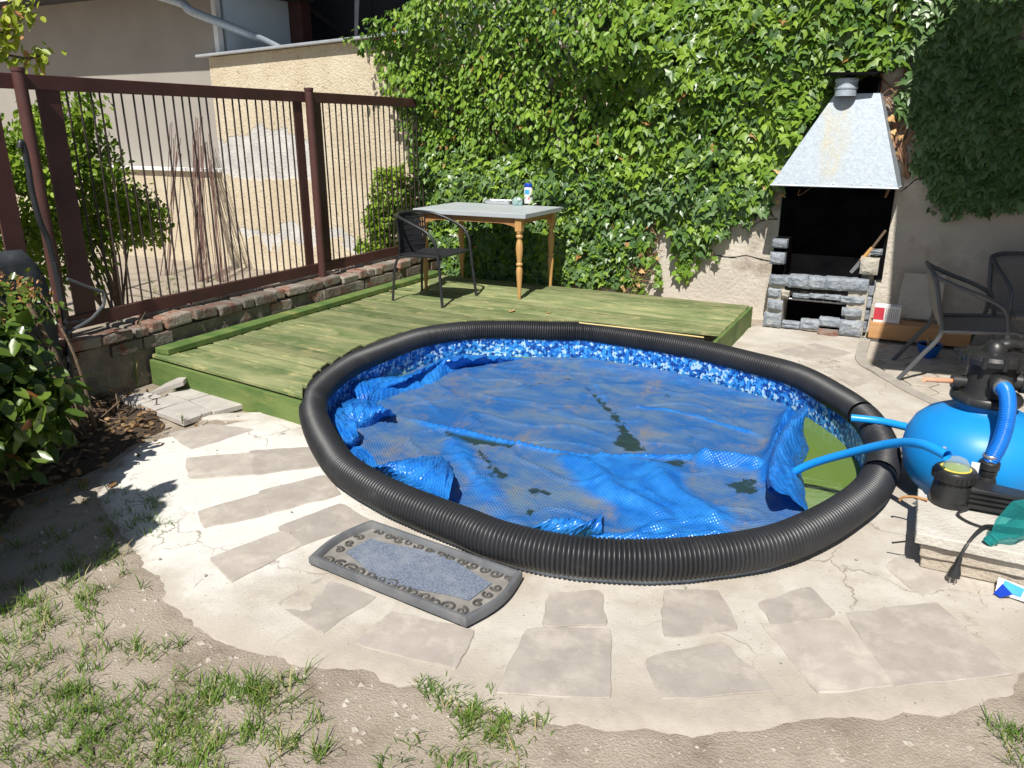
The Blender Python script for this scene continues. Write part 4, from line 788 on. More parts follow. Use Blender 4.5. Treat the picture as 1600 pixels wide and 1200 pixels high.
def stone(pa, pb, dep, name='stone', m=m_stone, front=0, seed=0):
    (u0,_,z1), (u1,_,z0) = pa, pb; z0, z1 = min(z0,z1), max(z0,z1)
    nx, nz = 6, 5; vs = []
    g = []
    for k in range(nz+1):
        row = []
        for j in range(nx+1):
            a, b = j/nx, k/nz; ed = min(a,1-a,b,1-b)
            x = u0+(u1-u0)*a + .006*noise.noise(Vector((j+seed*3.1,k,1))); z = z0+(z1-z0)*b + .006*noise.noise(Vector((j,k+seed*5.3,2)))
            d = -.004 + (.022+.016*noise.noise(Vector((j*.9+seed*7,k*.9,5))))*min(1, ed*5)
            row.append(bo((x, FV+front-d, z)))
        g.append(row)
    mb = MB().grid(g); n = (nx+1)*(nz+1)
    per = [j for j in range(nx+1)] + [k*(nx+1)+nx for k in range(1,nz+1)] + [nz*(nx+1)+j for j in range(nx-1,-1,-1)] + [k*(nx+1) for k in range(nz-1,0,-1)]
    back = [(mb.v[i][0], FV+front+dep-7.2, mb.v[i][2]) for i in per]; o = len(mb.v); mb.v += back; L = len(per)
    mb.f += [(per[i], o+i, o+(i+1) % L, per[(i+1) % L]) for i in range(L)] + [tuple(range(o, o+L))]
    return mb.build(name, m, BQ, smooth=35)
ST = [[(-1.078, 6.985, 0.462), (-0.919, 6.985, 0.379)],
      [(-0.917, 6.985, 0.478), (-0.761, 6.985, 0.372)],
      [(-0.760, 6.985, 0.476), (-0.624, 6.985, 0.373)],
      [(-0.623, 6.985, 0.482), (-0.494, 6.985, 0.376)],
      [(-0.497, 6.985, 0.484), (-0.289, 6.985, 0.381)],
      [(-1.082, 6.985, 0.351), (-0.972, 6.985, 0.271)],
      [(-0.873, 6.985, 0.323), (-0.738, 6.985, 0.284)],
      [(-0.735, 6.985, 0.334), (-0.617, 6.985, 0.292)],
      [(-0.614, 6.985, 0.338), (-0.490, 6.985, 0.290)],
      [(-0.487, 6.985, 0.336), (-0.299, 6.985, 0.277)],
      [(-1.069, 6.985, 0.250), (-0.946, 6.985, 0.161)],
      [(-1.093, 6.985, 0.133), (-0.945, 6.985, 0.011)],
      [(-0.465, 6.985, 0.238), (-0.309, 6.985, 0.165)],
      [(-0.467, 6.985, 0.136), (-0.290, 6.985, 0.006)],
      [(-0.939, 6.985, 0.063), (-0.789, 6.985, 0.004)],
      [(-0.784, 6.985, 0.096), (-0.629, 6.985, 0.011)],
      [(-0.634, 6.985, 0.130), (-0.468, 6.985, 0.052)],
      [(-1.086, 6.985, 0.770), (-0.965, 6.985, 0.701)],
      [(-1.091, 6.985, 0.663), (-0.970, 6.985, 0.562)]]
for q, (a, b) in enumerate(ST): stone(a, b, .10 if q not in (14,15,16) else .07, seed=q, front=(.014 if 5 <= q <= 9 else (.03 if q in (14,15,16) else 0)))
a, b = [(-0.968, 6.985, 0.342), (-0.900, 6.985, 0.283)]; stone(a, b, .08, 'pale_stone', m_mortar, .0, 31)
a, b = [(-0.634, 6.985, 0.037), (-0.469, 6.985, -0.014)]; stone(a, b, .08, 'loose_brick', m_brick, -.05, 33)
a, b = [(-0.374, 6.985, 0.660), (-0.236, 6.985, 0.524)]; stone(a, b, .12, 'pale_stone', m_mortar, .04, 35)
a, b = [(-0.309, 6.985, 0.720), (-0.223, 6.985, 0.679)]; stone(a, b, .12, 'stone', m_stone, .09, 36)
for k in range(4):
    z = .02+.105*k; a = (-.30, 0, z+.095); mb = bbox(-.30,-.262+.006*k,FV+.10+.02*(k % 2),WV-.05,z,z+.095); mb.build('side_stone', m_stone, BQ, bevel=.012)
bbox(-1.085,-.965,FV+.105,WV-.02,.445,.77).build('side_cheek', m_soot, BQ, bevel=.01)
bbox(-.36,-.27,FV+.16,WV-.02,.402,.66).build('side_cheek', m_mortar, BQ, bevel=.012)
bbox(-1.10,-.205,WV-.019,WV-.011,.43,1.25).build('sooty_back_plate', m_soot, BQ)
mb = MB()
for k in range(9): mb.tube([bo((-.93+.06*k, FV+.05, .27)), bo((-.93+.06*k+.01, FV+.28, .262))], .0045, 5)
mb.tube([bo((-.94,FV+.05,.268)), bo((-.44,FV+.06,.262))], .006, 5); mb.tube([bo((-.94,FV+.15,.24)), bo((-.44,FV+.16,.235))], .005, 5); mb.build('fire_grate', m_steelw, BQ)
# hood: a hollow frustum of sheet metal
hb_, ht_ = 1.225, 1.935
F0 = [(-1.135,6.93,hb_),(-.175,6.93,hb_),(-.155,WV-.02,hb_),(-1.155,WV-.02,hb_)]; F1 = [(-.735,7.10,ht_),(-.405,7.10,ht_),(-.395,WV-.02,ht_),(-.745,WV-.02,ht_)]
hood = MB().add([bo(p) for p in F0+F1], [(0,1,5,4),(1,2,6,5),(2,3,7,6),(3,0,4,7),(4,5,6,7)]).build('hood', m_hood, BQ)
sm = hood.modifiers.new('t', 'SOLIDIFY'); sm.thickness = .006
mb = MB()
for a, b in ((0,1),(1,2),(3,0)): mb.tube([bo(F0[a]), bo(F0[b])], .007, 6)
mb.build('hood_lip', m_galv, hood)
mb = MB()
for k in range(7): mb.lathe([(.0,0),(.007,0),(.005,.004),(0,.005)], 8, bo((-1.07+.14*k, 6.936, hb_+.022)), (0,-1,.2))
mb.build('rivets', m_steelw, hood)
cc = bo((-.655, 7.07, 1.915))
MB().lathe([(.082,0),(.082,.05),(.088,.055),(.088,.07),(.082,.075),(.082,.105),(.088,.11),(.088,.13),(.080,.135),(.078,.135),(.078,0)], 26, cc).build('flue_collar', m_galv, BQ, smooth=30)
mb = MB(); P = [(-.84,6.93,2.062),(-.44,6.97,2.062),(-.40,7.30,2.10),(-.80,7.28,2.10)]; mb.hexa([bo(p) for p in P] + [bo((p[0],p[1],p[2]+.012)) for p in P]); mb.build('flue_plate', m_soot, BQ)
bbox(-.74,-.42,7.22,7.37,1.937,2.06).build('flue_box', m_soot, BQ)

sv = thing('ash_shovel', 'ash shovel with wooden handle leaning on the barbecue fire bed', 'shovel', (-.47, 7.05, .45))
def so2(p): return (p[0]+.47, p[1]-7.05, p[2]-.45)
A_, B_, C_, D_ = [Vector(so2(p)) for p in [(-0.440, 7.100, 0.529), (-0.365, 7.100, 0.642), (-0.304, 7.100, 0.736), (-0.223, 7.100, 0.882)]]
A_.y -= .06
MB().tube([B_.lerp(A_, .15), C_], .016, 8).build('handle', m_pine, sv, smooth=True)
MB().tube([C_, D_], .011, 6).build('shaft', m_stem, sv)
t = (B_-A_).normalized(); s_ = t.cross(Vector((0,1,0)))*.026; mb = MB().add([B_+s_*.6, A_+s_*.5, A_-s_*.6, B_-s_], [(0,1,2,3)]); bl = mb.build('blade', m_frame, sv); bl.modifiers.new('t','SOLIDIFY').thickness = .004

# things on the patio beside the barbecue
ob = thing('timber_block', 'orange brown timber block on the patio right of the barbecue', 'timber', (.0, 7.0, -.01))
P = [(-0.259, 6.998, 0.030), (0.211, 6.913, 0.030), (0.233, 7.828, 0.030), (-0.266, 7.924, 0.030)]
x0, y0 = -.24, 6.93
MB().box((-.235,-.10,.035), (.50,.10,.165)).build('block', m_orange, ob, bevel=.006)
MB().box((-.22,-.07,-.02), (-.15,.07,.035)).build('foot_batten', m_slabw, ob)
MB().box((.40,-.07,-.02), (.47,.07,.035)).build('foot_batten', m_slabw, ob)
rb = thing('carton', 'red and white printed carton standing on the orange timber block', 'carton', (-.13, 7.0, .156))
MB().box((-.085,-.055,0), (.11,.055,.135)).build('box_body', m_paper, rb)
MB().box((-.086,-.0575,.02), (-.01,-.0555,.12)).build('red_panel', m_redbox, rb)
for k in range(7): MB().box((.0+.015*k,-.0575,.03), (.004+.015*k,-.0555,.118)).build('print_line', m_kerb, rb)
db = thing('leaning_board', 'dark weathered board leaning on the wall behind the timber block', 'board', (.22, 7.2, .0))
MB().hexa([(-.28,-.03,.165),(.05,-.03,.165),(.05,0,.165),(-.28,0,.165),(-.26,.10,.52),(.05,.10,.52),(.05,.13,.52),(-.26,.13,.52)]).build('board_face', m_cement_wall, db)
bp = thing('flower_pot', 'small blue pot with soil on the shaded patio', 'pot', (.215, 6.62, -.01))
MB().lathe([(.045,0),(.052,.0),(.085,.075),(.09,.105),(.083,.105),(.075,.09)], 20).build('pot_shell', m_pot, bp, smooth=40)
MB().lathe([(.0,.092),(.077,.092)], 20).build('soil', m_soil, bp)
for k in range(7): MB().tube([(.02*math.cos(k), .02*math.sin(k), .09), (.05*math.cos(k*2.1), .05*math.sin(k*2.1), .13+.01*(k % 3))], .004, 4).build('dry_twig', m_dry, bp)

def sling_chair(loc, rz, label):     # faces local +x
    c = thing('sling_chair', label, 'chair', loc, rz, 'grey sling chairs on the patio')
    for s in (-1, 1):
        y = s*.27
        MB().tube([tuple(p) for p in cr([(-.33,y,0),(-.20,y,.20),(-.11,y,.36),(-.15,y,.56),(-.195,y,.74)], 7)], .0155, 8).build('rear_leg', m_frame, c, smooth=True)
        MB().tube([tuple(p) for p in cr([(.30,y,0),(.285,y,.30),(.27,y,.44),(.235,y,.55),(.13,y,.615),(-.05,y,.68),(-.16,y,.725),(-.20,y*.97,.745)], 7)], .0155, 8).build('arm_leg', m_frame, c, smooth=True)
        MB().tube([(-.11,y,.375),(.0,y,.385),(.33,y,.405),(.36,y,.395)], .013, 8).build('seat_tube', m_frame, c)
    MB().tube([tuple(p) for p in cr([(-.195,-.27,.74),(-.215,-.2,.765),(-.22,0,.77),(-.215,.2,.765),(-.195,.27,.74)], 6)], .0155, 8).build('back_rail', m_frame, c, smooth=True)
    rows = [[(x, y, z - (.012*(1-(y/.26)**2) if x > -.09 else 0) ) for y in np.linspace(-.262,.262,9)] for x, z in ((.365,.375),(.37,.395),(.34,.407),(.2,.395),(.05,.38),(-.06,.372),(-.10,.39),(-.125,.46),(-.155,.57),(-.185,.68),(-.21,.755))]
    o = MB().grid(rows).build('sling', m_sling, c, smooth=60); o.modifiers.new('t','SOLIDIFY').thickness = .012
    return c
sling_chair((.33, 6.15, -.012), R(5), 'grey sling garden chair seen from its side right of the barbecue')
sling_chair((.86, 6.93, -.012), R(-72), 'grey sling garden chair half cut off at the right edge by the wall')

# ------------------------------------------------------------------ sand filter, pump and hoses
TK = thing('sand_filter', 'bright blue pool sand filter tank with black valve head', 'filter', (.385, 3.93, 0))
prof = [(.10,0),(.17,.0),(.19,.02),(.20,.045),(.245,.075),(.285,.13),(.302,.20),(.305,.25),(.297,.31),(.27,.37),(.225,.415),(.165,.445),(.12,.458),(.112,.475),(.11,.50)]
MB().lathe(prof, 48).build('tank', m_tank, TK, smooth=60)
MB().lathe([(.10,.492),(.138,.492),(.146,.502),(.146,.518),(.138,.530),(.11,.534)], 32).build('clamp_ring', m_black, TK, smooth=40)
MB().lathe([(.112,.53),(.104,.56),(.095,.62),(.092,.68)], 28).build('valve_body', m_black, TK, smooth=40)
mb = MB().lathe([(.10,.672),(.122,.676),(.126,.70),(.118,.716),(.09,.722),(.04,.726),(0,.726)], 28); mb.build('valve_lid', m_black, TK, smooth=30)
for k in range(10):
    a = 2*math.pi*k/10; c_, s_ = math.cos(a), math.sin(a)
    mb = MB().lathe([(0,0),(.011,0),(.011,.05),(0,.05)], 8, (.122*c_, .122*s_, .668)); mb.build('lid_lug', m_black, TK, smooth=40)
MB().tube([tuple(p) for p in cr([(.0,.0,.735),(.05,.02,.755),(.13,.05,.752),(.24,.09,.78),(.30,.11,.79)], 5)], [.030]*6+[.022]*15, 10).build('valve_handle', m_black, TK, smooth=True)
MB().lathe([(0,0),(.05,0),(.045,.03),(.03,.045),(0,.045)], 16, (0,0,.722)).build('handle_hub', m_black, TK, smooth=40)
pdir = Vector((-.83,-.2,.0)).normalized()
MB().lathe([(.03,.07),(.03,.12),(.034,.12),(.034,.15),(0,.15)], 14, (0,0,.575), tuple(pdir)).build('side_port', m_black, TK, smooth=40)
MB().tube([(pdir*.14 + Vector((0,0,.575)))[:], (-.19,-.06,.577), (-.255,-.085,.58), (-.262,-.088,.57)], .011, 8).build('copper_pipe', M('copper', (.60,.27,.15), (.70,.36,.22), rough=.45, scale=9), TK, smooth=True)
fp = Vector((.05,-.10,.60))
MB().lathe([(.04,.0),(.04,.04),(.046,.042),(.046,.06),(.036,.062)], 18, (.02,-.075,.612), (.25,-.9,-.12)).build('front_port', m_black, TK, smooth=40)
MB().lathe([(.034,.0),(.037,.005),(.037,.02),(.034,.025)], 18, (.035,-.135,.604), (.25,-.9,-.12)).build('hose_clip', m_steelw, TK, smooth=40)
MB().lathe([(.04,.06),(.04,.12),(.048,.12),(.048,.15),(0,.15)], 16, (0,0,.60), (.95,.1,-.05)).build('right_port', m_black, TK, smooth=40)
MB().box((.20,-.06,.54), (.30,.04,.66)).build('gauge_block', m_kerb, TK, bevel=.02)
hp = cr([(.425,3.785,.605),(.437,3.735,.595),(.446,3.69,.555),(.447,3.65,.49),(.437,3.61,.42),(.420,3.583,.365),(.411,3.578,.335)], 14)
hp = resample(hp, 260); tag(MB().tube(hp, [.031 + .0018*math.sin(i*1.25) for i in range(260)], 18).build('ribbed_hose', m_hose, smooth=80), 'short ribbed blue hose from the filter valve down to the pump', 'hose')
MB
PU = thing('pool_pump', 'black pool pump with clear yellow strainer lid on concrete slabs', 'pump', (.292, 3.46, .169)); PU.scale = (.87,.87,.93)
PM = lambda x, y, z: (x, y, z)
MB().lathe([(.075,0),(.088,.004),(.092,.02),(.088,.06),(.080,.125)], 30, (-.01,.0,0)).build('strainer_body', m_black, PU, smooth=40)
mb = MB().lathe([(.086,.118),(.093,.122),(.094,.160),(.088,.168),(.070,.170)], 30, (-.01,0,0)); ringo = mb.build('strainer_ring', m_black, PU, smooth=40)
for k in range(26):
    a = 2*math.pi*k/26; MB().box((-.004,-.005,0),(.004,.005,.03)).build('grip_rib', m_black, ringo).matrix_local = Matrix.Translation((-.01+.094*math.cos(a), .094*math.sin(a), .124)) @ Matrix.Rotation(a, 4, 'Z')
MB().lathe([(.0,.165),(.068,.165),(.068,.172),(.05,.174),(0,.174)], 24, (-.01,0,0)).build('lid_insert', M('yellow_insert', (.62,.50,.05), (.70,.60,.12), rough=.35, scale=6), PU, smooth=40)
MB().lathe([(.058,.172),(.052,.195),(.042,.212),(.02,.222),(0,.224)], 24, (-.008,0,0)).build('lid_dome', teal('clear_lid', (.55,.62,.66), .15, .06), PU, smooth=60)
MB().lathe([(.018,0),(.018,.035),(.026,.035),(.026,.05)], 14, (-.04,.03,.205), (-.75,.35,.35)).build('hose_tail', teal('clear_tail', (.5,.55,.6), .35, .1), PU, smooth=40)
mb = MB().hexa([(.055,-.06,.01),(.30,-.055,.01),(.30,.075,.01),(.055,.07,.01),(.055,-.055,.115),(.30,-.05,.095),(.30,.07,.095),(.055,.065,.115)]); mb.build('motor_housing', m_black, PU, bevel=.012)
for k in range(4):
    z = .028+.022*k; MB().box((.06,-.072+.002*k,z), (.29,-.058,z+.009)).build('cooling_fin', m_black, PU)
MB().lathe([(.048,.0),(.045,.02),(.036,.05),(.040,.06),(.040,.085),(.046,.088),(.046,.118),(.040,.124),(.030,.128),(.030,.155)], 22, (.136,.135,.06)).build('outlet_union', m_black, PU, smooth=35)
MB().lathe([(.034,.0),(.037,.004),(.037,.014),(.034,.018)], 20, (.136,.137,.196)).build('hose_clip', m_steelw, PU, smooth=40)
MB().box((.055,.06,.12), (.09,.064,.19)).build('data_plate', m_paper, PU)
MB().lathe([(.05,0),(.062,.01),(.062,.16),(.05,.17),(0,.17)], 24, (.29,.0,.06), (1,0,0)).build('motor_can', m_steelw, PU, smooth=40)
for rows_, name, label in ((cr([(-0.480, 3.952, -0.120), (-0.327, 3.895, 0.040), (-0.127, 3.770, 0.200), (0.040, 3.626, 0.330), (0.146, 3.481, 0.400), (0.238, 3.365, 0.410)], 12), 'blue_hose', 'bright blue hose arching from the pool water to the pump'),
                           (cr([(-0.170, 4.319, 0.185), (-0.029, 4.322, 0.190), (0.108, 4.258, 0.200), (0.182, 4.225, 0.200)], 10), 'blue_hose', 'short bright blue hose end resting on the pipe behind the longer hose')):
    q = rows_; o = thing(name, label, 'hose', tuple(q[0]))
    pts = [tuple(Vector(p)-Vector(q[0])) for p in q]; n = len(pts); MB().tube(pts, .0205, 16, cap=False).build('hose_wall', m_cyan, o, smooth=True)
    d = Vector(pts[1])-Vector(pts[0]); MB().lathe([(.0205,0),(.016,-.0005),(.016,.04),(0,.04)], 16, pts[0], d).build('hose_mouth', m_cyan, o, smooth=True)
def slab(z0, z1, x0, x1, y0, y1, m, seed, label):
    nx, ny = 14, 8; P = []
    for a, b in [(i/nx, 0) for i in range(nx)] + [(1, i/ny) for i in range(ny)] + [(1-i/nx, 1) for i in range(nx)] + [(0, 1-i/ny) for i in range(ny)]:
        n_ = .006*noise.noise(Vector((a*7+seed, b*5, seed))); P.append((x0+(x1-x0)*a+n_, y0+(y1-y0)*b+n_))
    o = MB().prism(P, z0, z1).build('concrete_slab', m, bevel=.005); tag(o, label, 'slab', 'slabs stacked under the pump'); return o
slab(0.006, .056, .200, .70, 3.150, 3.56, m_slabg, 1, 'lowest brown slab of the stack under the pump')
slab(.060, .112, .190, .70, 3.138, 3.56, m_slabg, 2, 'middle brown slab of the stack under the pump')
slab(.122, .168, .165, .70, 3.112, 3.58, m_slabw, 3, 'pale topmost slab of the stack carrying the pump')
cb = thing('power_cable', 'black pump cable ending in a plug hanging over the slab edge', 'cable', (.33, 3.2, .17))
def co(p): return (p[0]-.33, p[1]-3.2, p[2]-.17)
cpts = cr([(.35,3.40,.19),(.31,3.34,.178),(.36,3.28,.175),(.45,3.26,.176),(.56,3.28,.178)] , 8); MB().tube([co(p) for p in cpts], .0055, 7).build('cable_loop', m_black, cb, smooth=True)
c2 = cr([(.62,3.33,.18),(.52,3.30,.178),(.42,3.27,.185),(.38,3.19,.20),(.345,3.125,.17),(.325,3.095,.125),(.318,3.085,.085)], 8); MB().tube([co(p) for p in c2], .0065, 8).build('cable', m_black, cb, smooth=True)
pl = MB().tube([co((.322,3.088,.115)), co((.317,3.082,.085)), co((.314,3.078,.055)), co((.312,3.075,.035))], [.009,.012,.021,.022], 12).build('plug', m_black, cb, smooth=True)
for s in (-1, 1): MB().tube([co((.312+s*.009,3.074,.036)), co((.310+s*.009,3.070,.010))], .003, 6).build('plug_pin', m_steelw, pl)
MB().tube([co(p) for p in cr([(.20,3.42,.18),(.15,3.45,.17),(.11,3.47,.15),(.10,3.475,.13)], 4)], .006, 6).build('copper_stub', m_orange, cb, smooth=True)
MB().tube([co((.165,3.14,.12)), co((.09,3.17,.075))], .004, 5).build('loose_wire', m_black, cb)
PB = thing('crushed_bottle', 'crushed teal plastic bottle lying on the slab beside the pump', 'bottle', (.455, 3.21, .215))
ax = Vector((.16,.10,.16)); q_ = Vector((0,0,1)).rotation_difference(ax.normalized()).to_matrix(); rows = []
for i, (r_, z_) in enumerate([(.013,0),(.015,.002),(.015,.022),(.019,.024),(.019,.03),(.014,.034),(.022,.055),(.034,.08),(.040,.11),(.036,.14),(.042,.17),(.038,.21),(.044,.25),(.046,.29),(.040,.31),(.0,.31)]):
    row = []
    for k in range(25):
        a = 2*math.pi*k/24; d = 1 + (.45*noise.noise(Vector((math.cos(a)*1.6, math.sin(a)*1.6, z_*16))) if z_ > .05 else 0); p = q_ @ Vector((r_*1.35*math.cos(a)*d, r_*1.35*math.sin(a)*d*(.72 if z_ > .06 else 1), z_ - .05)); row.append(tuple(p + Vector((-.02,-.06,-.005))))
    rows.append(row)
MB().grid(rows).build('bottle_shell', m_teal, PB, smooth=25)
MB().lathe([(.016,0),(.017,.002),(.017,.018),(.0,.02)], 16, tuple(q_ @ Vector((0,0,-.054)) + Vector((-.02,-.06,-.005))), tuple(ax)).build('cap', M('teal_cap', (.02,.25,.24), rough=.4), PB, smooth=40)
wr = MB().hexa([(-.05,-.02,0),(.06,-.045,.0),(.075,.03,.012),(-.04,.04,.03),(-.05,-.02,.006),(.06,-.045,.006),(.075,.03,.018),(-.04,.04,.036)]).build('wrapper', m_paper); wr.location = (0.502, 3.090, 0.010); tag(wr, 'blue and white crumpled wrapper on the ground below the slabs', 'wrapper')
MB().hexa([(-.03,-.012,.0145),(.03,-.03,.009),(.045,.02,.0175),(-.02,.03,.031),(-.03,-.012,.018),(.03,-.03,.0115),(.045,.02,.0195),(-.02,.03,.034)]).build('blue_print', m_lblue, wr)
MB().hexa([(-.055,-.03,.0),(-.035,-.05,.0),(.0,-.045,.02),(-.03,.0,.03),(-.055,-.03,.003),(-.035,-.05,.003),(.0,-.045,.023),(-.03,.0,.033)]).build('torn_flap', m_lid, wr)

# ------------------------------------------------------------------ boot tray mat in front of the pool
MC = [Vector(p) for p in [(-1.948, 2.436, 0.000), (-1.944, 2.037, 0.000), (-1.192, 1.993, 0.000), (-1.162, 2.326, 0.000)]]
cen = sum(MC, Vector())/4; ux = ((MC[2]-MC[1])+(MC[3]-MC[0])).normalized(); ang = math.atan2(ux.y, ux.x)
MT = thing('boot_tray', 'grey rubber boot tray with scroll relief border on the pavers', 'boot tray', (cen.x, cen.y, .014), ang)
hl = ((MC[2]-MC[1]).length+(MC[3]-MC[0]).length)/4; hw = ((MC[1]-MC[0]).length+(MC[2]-MC[3]).length)/4
def mout(f, g=None):       # long sides straight, short sides bulging
    P = []; a_, b_ = hl-(1-f)*.4, hw-(1-f)*.4
    for k in range(13): t = k/12; P.append((-a_+2*a_*t, -b_))
    for k in range(1, 12): t = k/12; P.append((a_ + .032*math.sin(math.pi*t), -b_+2*b_*t))
    for k in range(13): t = k/12; P.append((a_-2*a_*t, b_))
    for k in range(1, 12): t = k/12; P.append((-a_ - .032*math.sin(math.pi*t), b_-2*b_*t))
    return P
loops = [(1.0,.0),(1.0,.026),(.985,.034),(.955,.034),(.94,.026),(.925,.008)]
rows = [[(x, y, z) for x, y in mout(f) + mout(f)[:1]] for f, z in loops]
MB().grid(rows).build('raised_rim', m_mat_r, MT, smooth=50)
fl_ = mout(.93); MB().add([(x, y, .008) for x, y in fl_], [tuple(range(len(fl_)))]).build('relief_floor', m_mat_f, MT)
cp = []
for k in range(40):
    t = k/39; x = -hl*.80 + 1.6*hl*t; cp.append((x, -hw*.42 - .035*math.sin(t*math.pi*1.0) + .02*math.cos(t*7)))
for k in range(40):
    t = k/39; x = hl*.82 - 1.6*hl*t; cp.append((x, hw*.50 + .03*math.sin(t*math.pi) - .015*math.cos(t*7)))
MB().prism(cp, .009, .013).build('carpet_pad', m_mat_c, MT)
def scroll(cx, cy, r, turns, dirn, a0):
    pts = []
    for k in range(28):
        t = k/27; a = a0 + dirn*turns*2*math.pi*t; rr = r*(1-.85*t); pts.append((cx+rr*math.cos(a), cy+rr*math.sin(a), .0105))
    MB().tube(pts, [.0062*(1-.4*k/27) for k in range(28)], 5).build('scroll', m_mat_s, MT)
for k in range(13):
    x = -hl*.84 + 1.68*hl*k/12; rr = random.uniform(.020,.032); scroll(x, -hw*.71 + random.uniform(-.008,.008), rr, 1.3, random.choice([-1,1]), random.random()*6)
    scroll(x+.02, hw*.78, rr*.8, 1.2, random.choice([-1,1]), random.random()*6)
for yy in (-.3,.05,.35):
    for sx in (-1,1): scroll(sx*hl*.90, hw*yy, .022, 1.2, sx, random.random()*6)

# ------------------------------------------------------------------ loose tiles by the deck corner
TL = [([(-3.975, 3.166, 0.030), (-3.902, 3.493, 0.030), (-3.982, 3.513, 0.030), (-4.160, 3.285, 0.030)], '' ), ]
tiles = [([ (200,622),(252,612),(262,625),(222,634)], 'leftmost loose square tile lying in the bush shadow', .02, 0),
         ([ (220,632),(262,615),(295,624),(245,640)], 'loose square tile between the bush shadow and the deck corner', .022, 0)]
TQ = [([(-4.424, 3.066, 0.020), (-4.347, 3.222, 0.020), (-4.188, 3.202, 0.020), (-4.196, 3.016, 0.020)], 'leftmost loose concrete tile, half in the bush shadow', 0),
      ([(-4.185, 3.036, 0.020), (-4.169, 3.255, 0.020), (-3.987, 3.220, 0.020), (-4.013, 3.004, 0.020)], 'pale loose concrete tile in the middle of the group by the deck', 0),
      ([(-4.212, 3.262, 0.020), (-4.171, 3.450, 0.020), (-3.938, 3.432, 0.020), (-3.982, 3.236, 0.020)], 'loose concrete tile touching the deck front, furthest from the camera', 0),
      ([(-3.990, 2.990, 0.020), (-3.987, 3.220, 0.020), (-3.686, 3.146, 0.020), (-3.699, 2.941, 0.020)], 'loose concrete tile nearest the cement, with grass at its edge', 0),
      ([(-3.969, 3.229, 0.020), (-3.924, 3.425, 0.020), (-3.612, 3.330, 0.020), (-3.667, 3.143, 0.020)], 'rightmost loose concrete tile beside the deck corner', 0),
      ([(-4.265, 3.181, 0.045), (-4.330, 3.344, 0.045), (-4.265, 3.521, 0.045), (-4.138, 3.335, 0.045)], 'loose concrete tile tilted up on top of the others', .05)]
for c, lb, tilt in TQ:
    P = [Vector(p) for p in c]; cen = sum(P, Vector())/4; mb = MB()
    top = [(p-cen) + Vector((0,0,tilt*(1 if i > 1 else 0))) for i, p in enumerate(P)]
    mb.hexa([tuple(p - Vector((0,0,.035))) for p in top] + [tuple(p) for p in top]); o = mb.build('loose_tile', m_tile, bevel=.004); o.location = cen; tag(o, lb, 'tile', 'loose tiles by the deck corner')

# ------------------------------------------------------------------ rusty rods leaning behind the fence
def rods(base, top, n, sb, st, label, seed):
    random.seed(seed); b = Vector(base); t_ = Vector(top); o = thing('rod_bundle', label, 'rods', base, 0, 'rusty rods behind the fence')
    for k in range(n):
        p0 = Vector((random.gauss(0, sb), random.gauss(0, sb*.5), 0)); p1 = t_ - b + Vector((random.gauss(0, st), random.gauss(0, .02), random.uniform(-.35,.1)))
        mid = (p0+p1)/2 + Vector((random.gauss(0,.02), random.gauss(0,.01), 0)); MB().tube([tuple(p) for p in cr([p0, mid, p1], 4)], .0045, 5).build('rod', m_rust, o)
rods((-7.390, 6.396, -0.030), (-8.169, 7.300, 1.728), 20, .06, .05, 'dense bundle of rusty rods leaning on the house plinth', 3)
rods((-7.156, 6.516, -0.030), (-8.045, 7.300, 1.538), 10, .06, .05, 'spread bundle of rusty rods leaning right of the dense bundle', 5)
rods((-8.128, 6.497, -0.030), (-8.586, 7.300, 1.690), 9, .06, .04, 'thin bundle of wires leaning left of the dense rods', 8)

# ------------------------------------------------------------------ upturned cart at the left edge
BR = thing('garden_cart', 'upended black garden cart with tube handle leaning on the fence', 'cart', (-4.55, 2.75, -.03))
def bro(p): return (p[0]+4.55, p[1]-2.75, p[2]+.03)
rows = []
for k in range(12):
    t = k/11; z = .05+.98*t; wd = .36*(1-.32*max(0, (t-.72)/.28)**2.2); rows.append([(-.02 - .05*math.sin(math.pi*j/10)*(.6+.4*t), -.28+wd*(j/10*2-1), z) for j in range(11)])
tr_ = MB().grid(rows).build('tray', m_barrow, BR, smooth=60); tr_.modifiers.new('t','SOLIDIFY').thickness = .012
MB().tube([bro(p) for p in cr([(-4.620, 2.918, 0.895), (-4.620, 2.906, 1.042), (-4.620, 2.879, 1.147), (-4.620, 2.865, 1.314), (-4.620, 2.869, 1.450), (-4.620, 2.867, 1.556), (-4.620, 2.855, 1.592), (-4.620, 2.841, 1.557)], 6)], .017, 10).build('handle', m_blk, BR, smooth=True)
MB().tube([bro(p) for p in cr([(-4.550, 2.938, 0.796), (-4.550, 3.033, 0.741), (-4.550, 3.113, 0.699), (-4.550, 3.161, 0.670), (-4.550, 3.149, 0.601), (-4.550, 3.121, 0.574), (-4.550, 3.036, 0.520), (-4.550, 2.877, 0.473)], 6)], .011, 8).build('stand_leg', m_frame, BR, smooth=True)
MB().tube([bro(p) for p in cr([(-4.560, 2.883, 0.532), (-4.560, 2.978, 0.523), (-4.560, 3.043, 0.518)], 4)], .010, 8).build('stand_brace', m_blk, BR, smooth=True)
MB().tube([bro(p) for p in cr([(-4.570, 2.886, 0.903), (-4.570, 2.889, 0.748), (-4.570, 2.886, 0.469), (-4.570, 2.859, 0.145)], 4)], .017, 8).build('frame_tube', m_blk, BR, smooth=True)

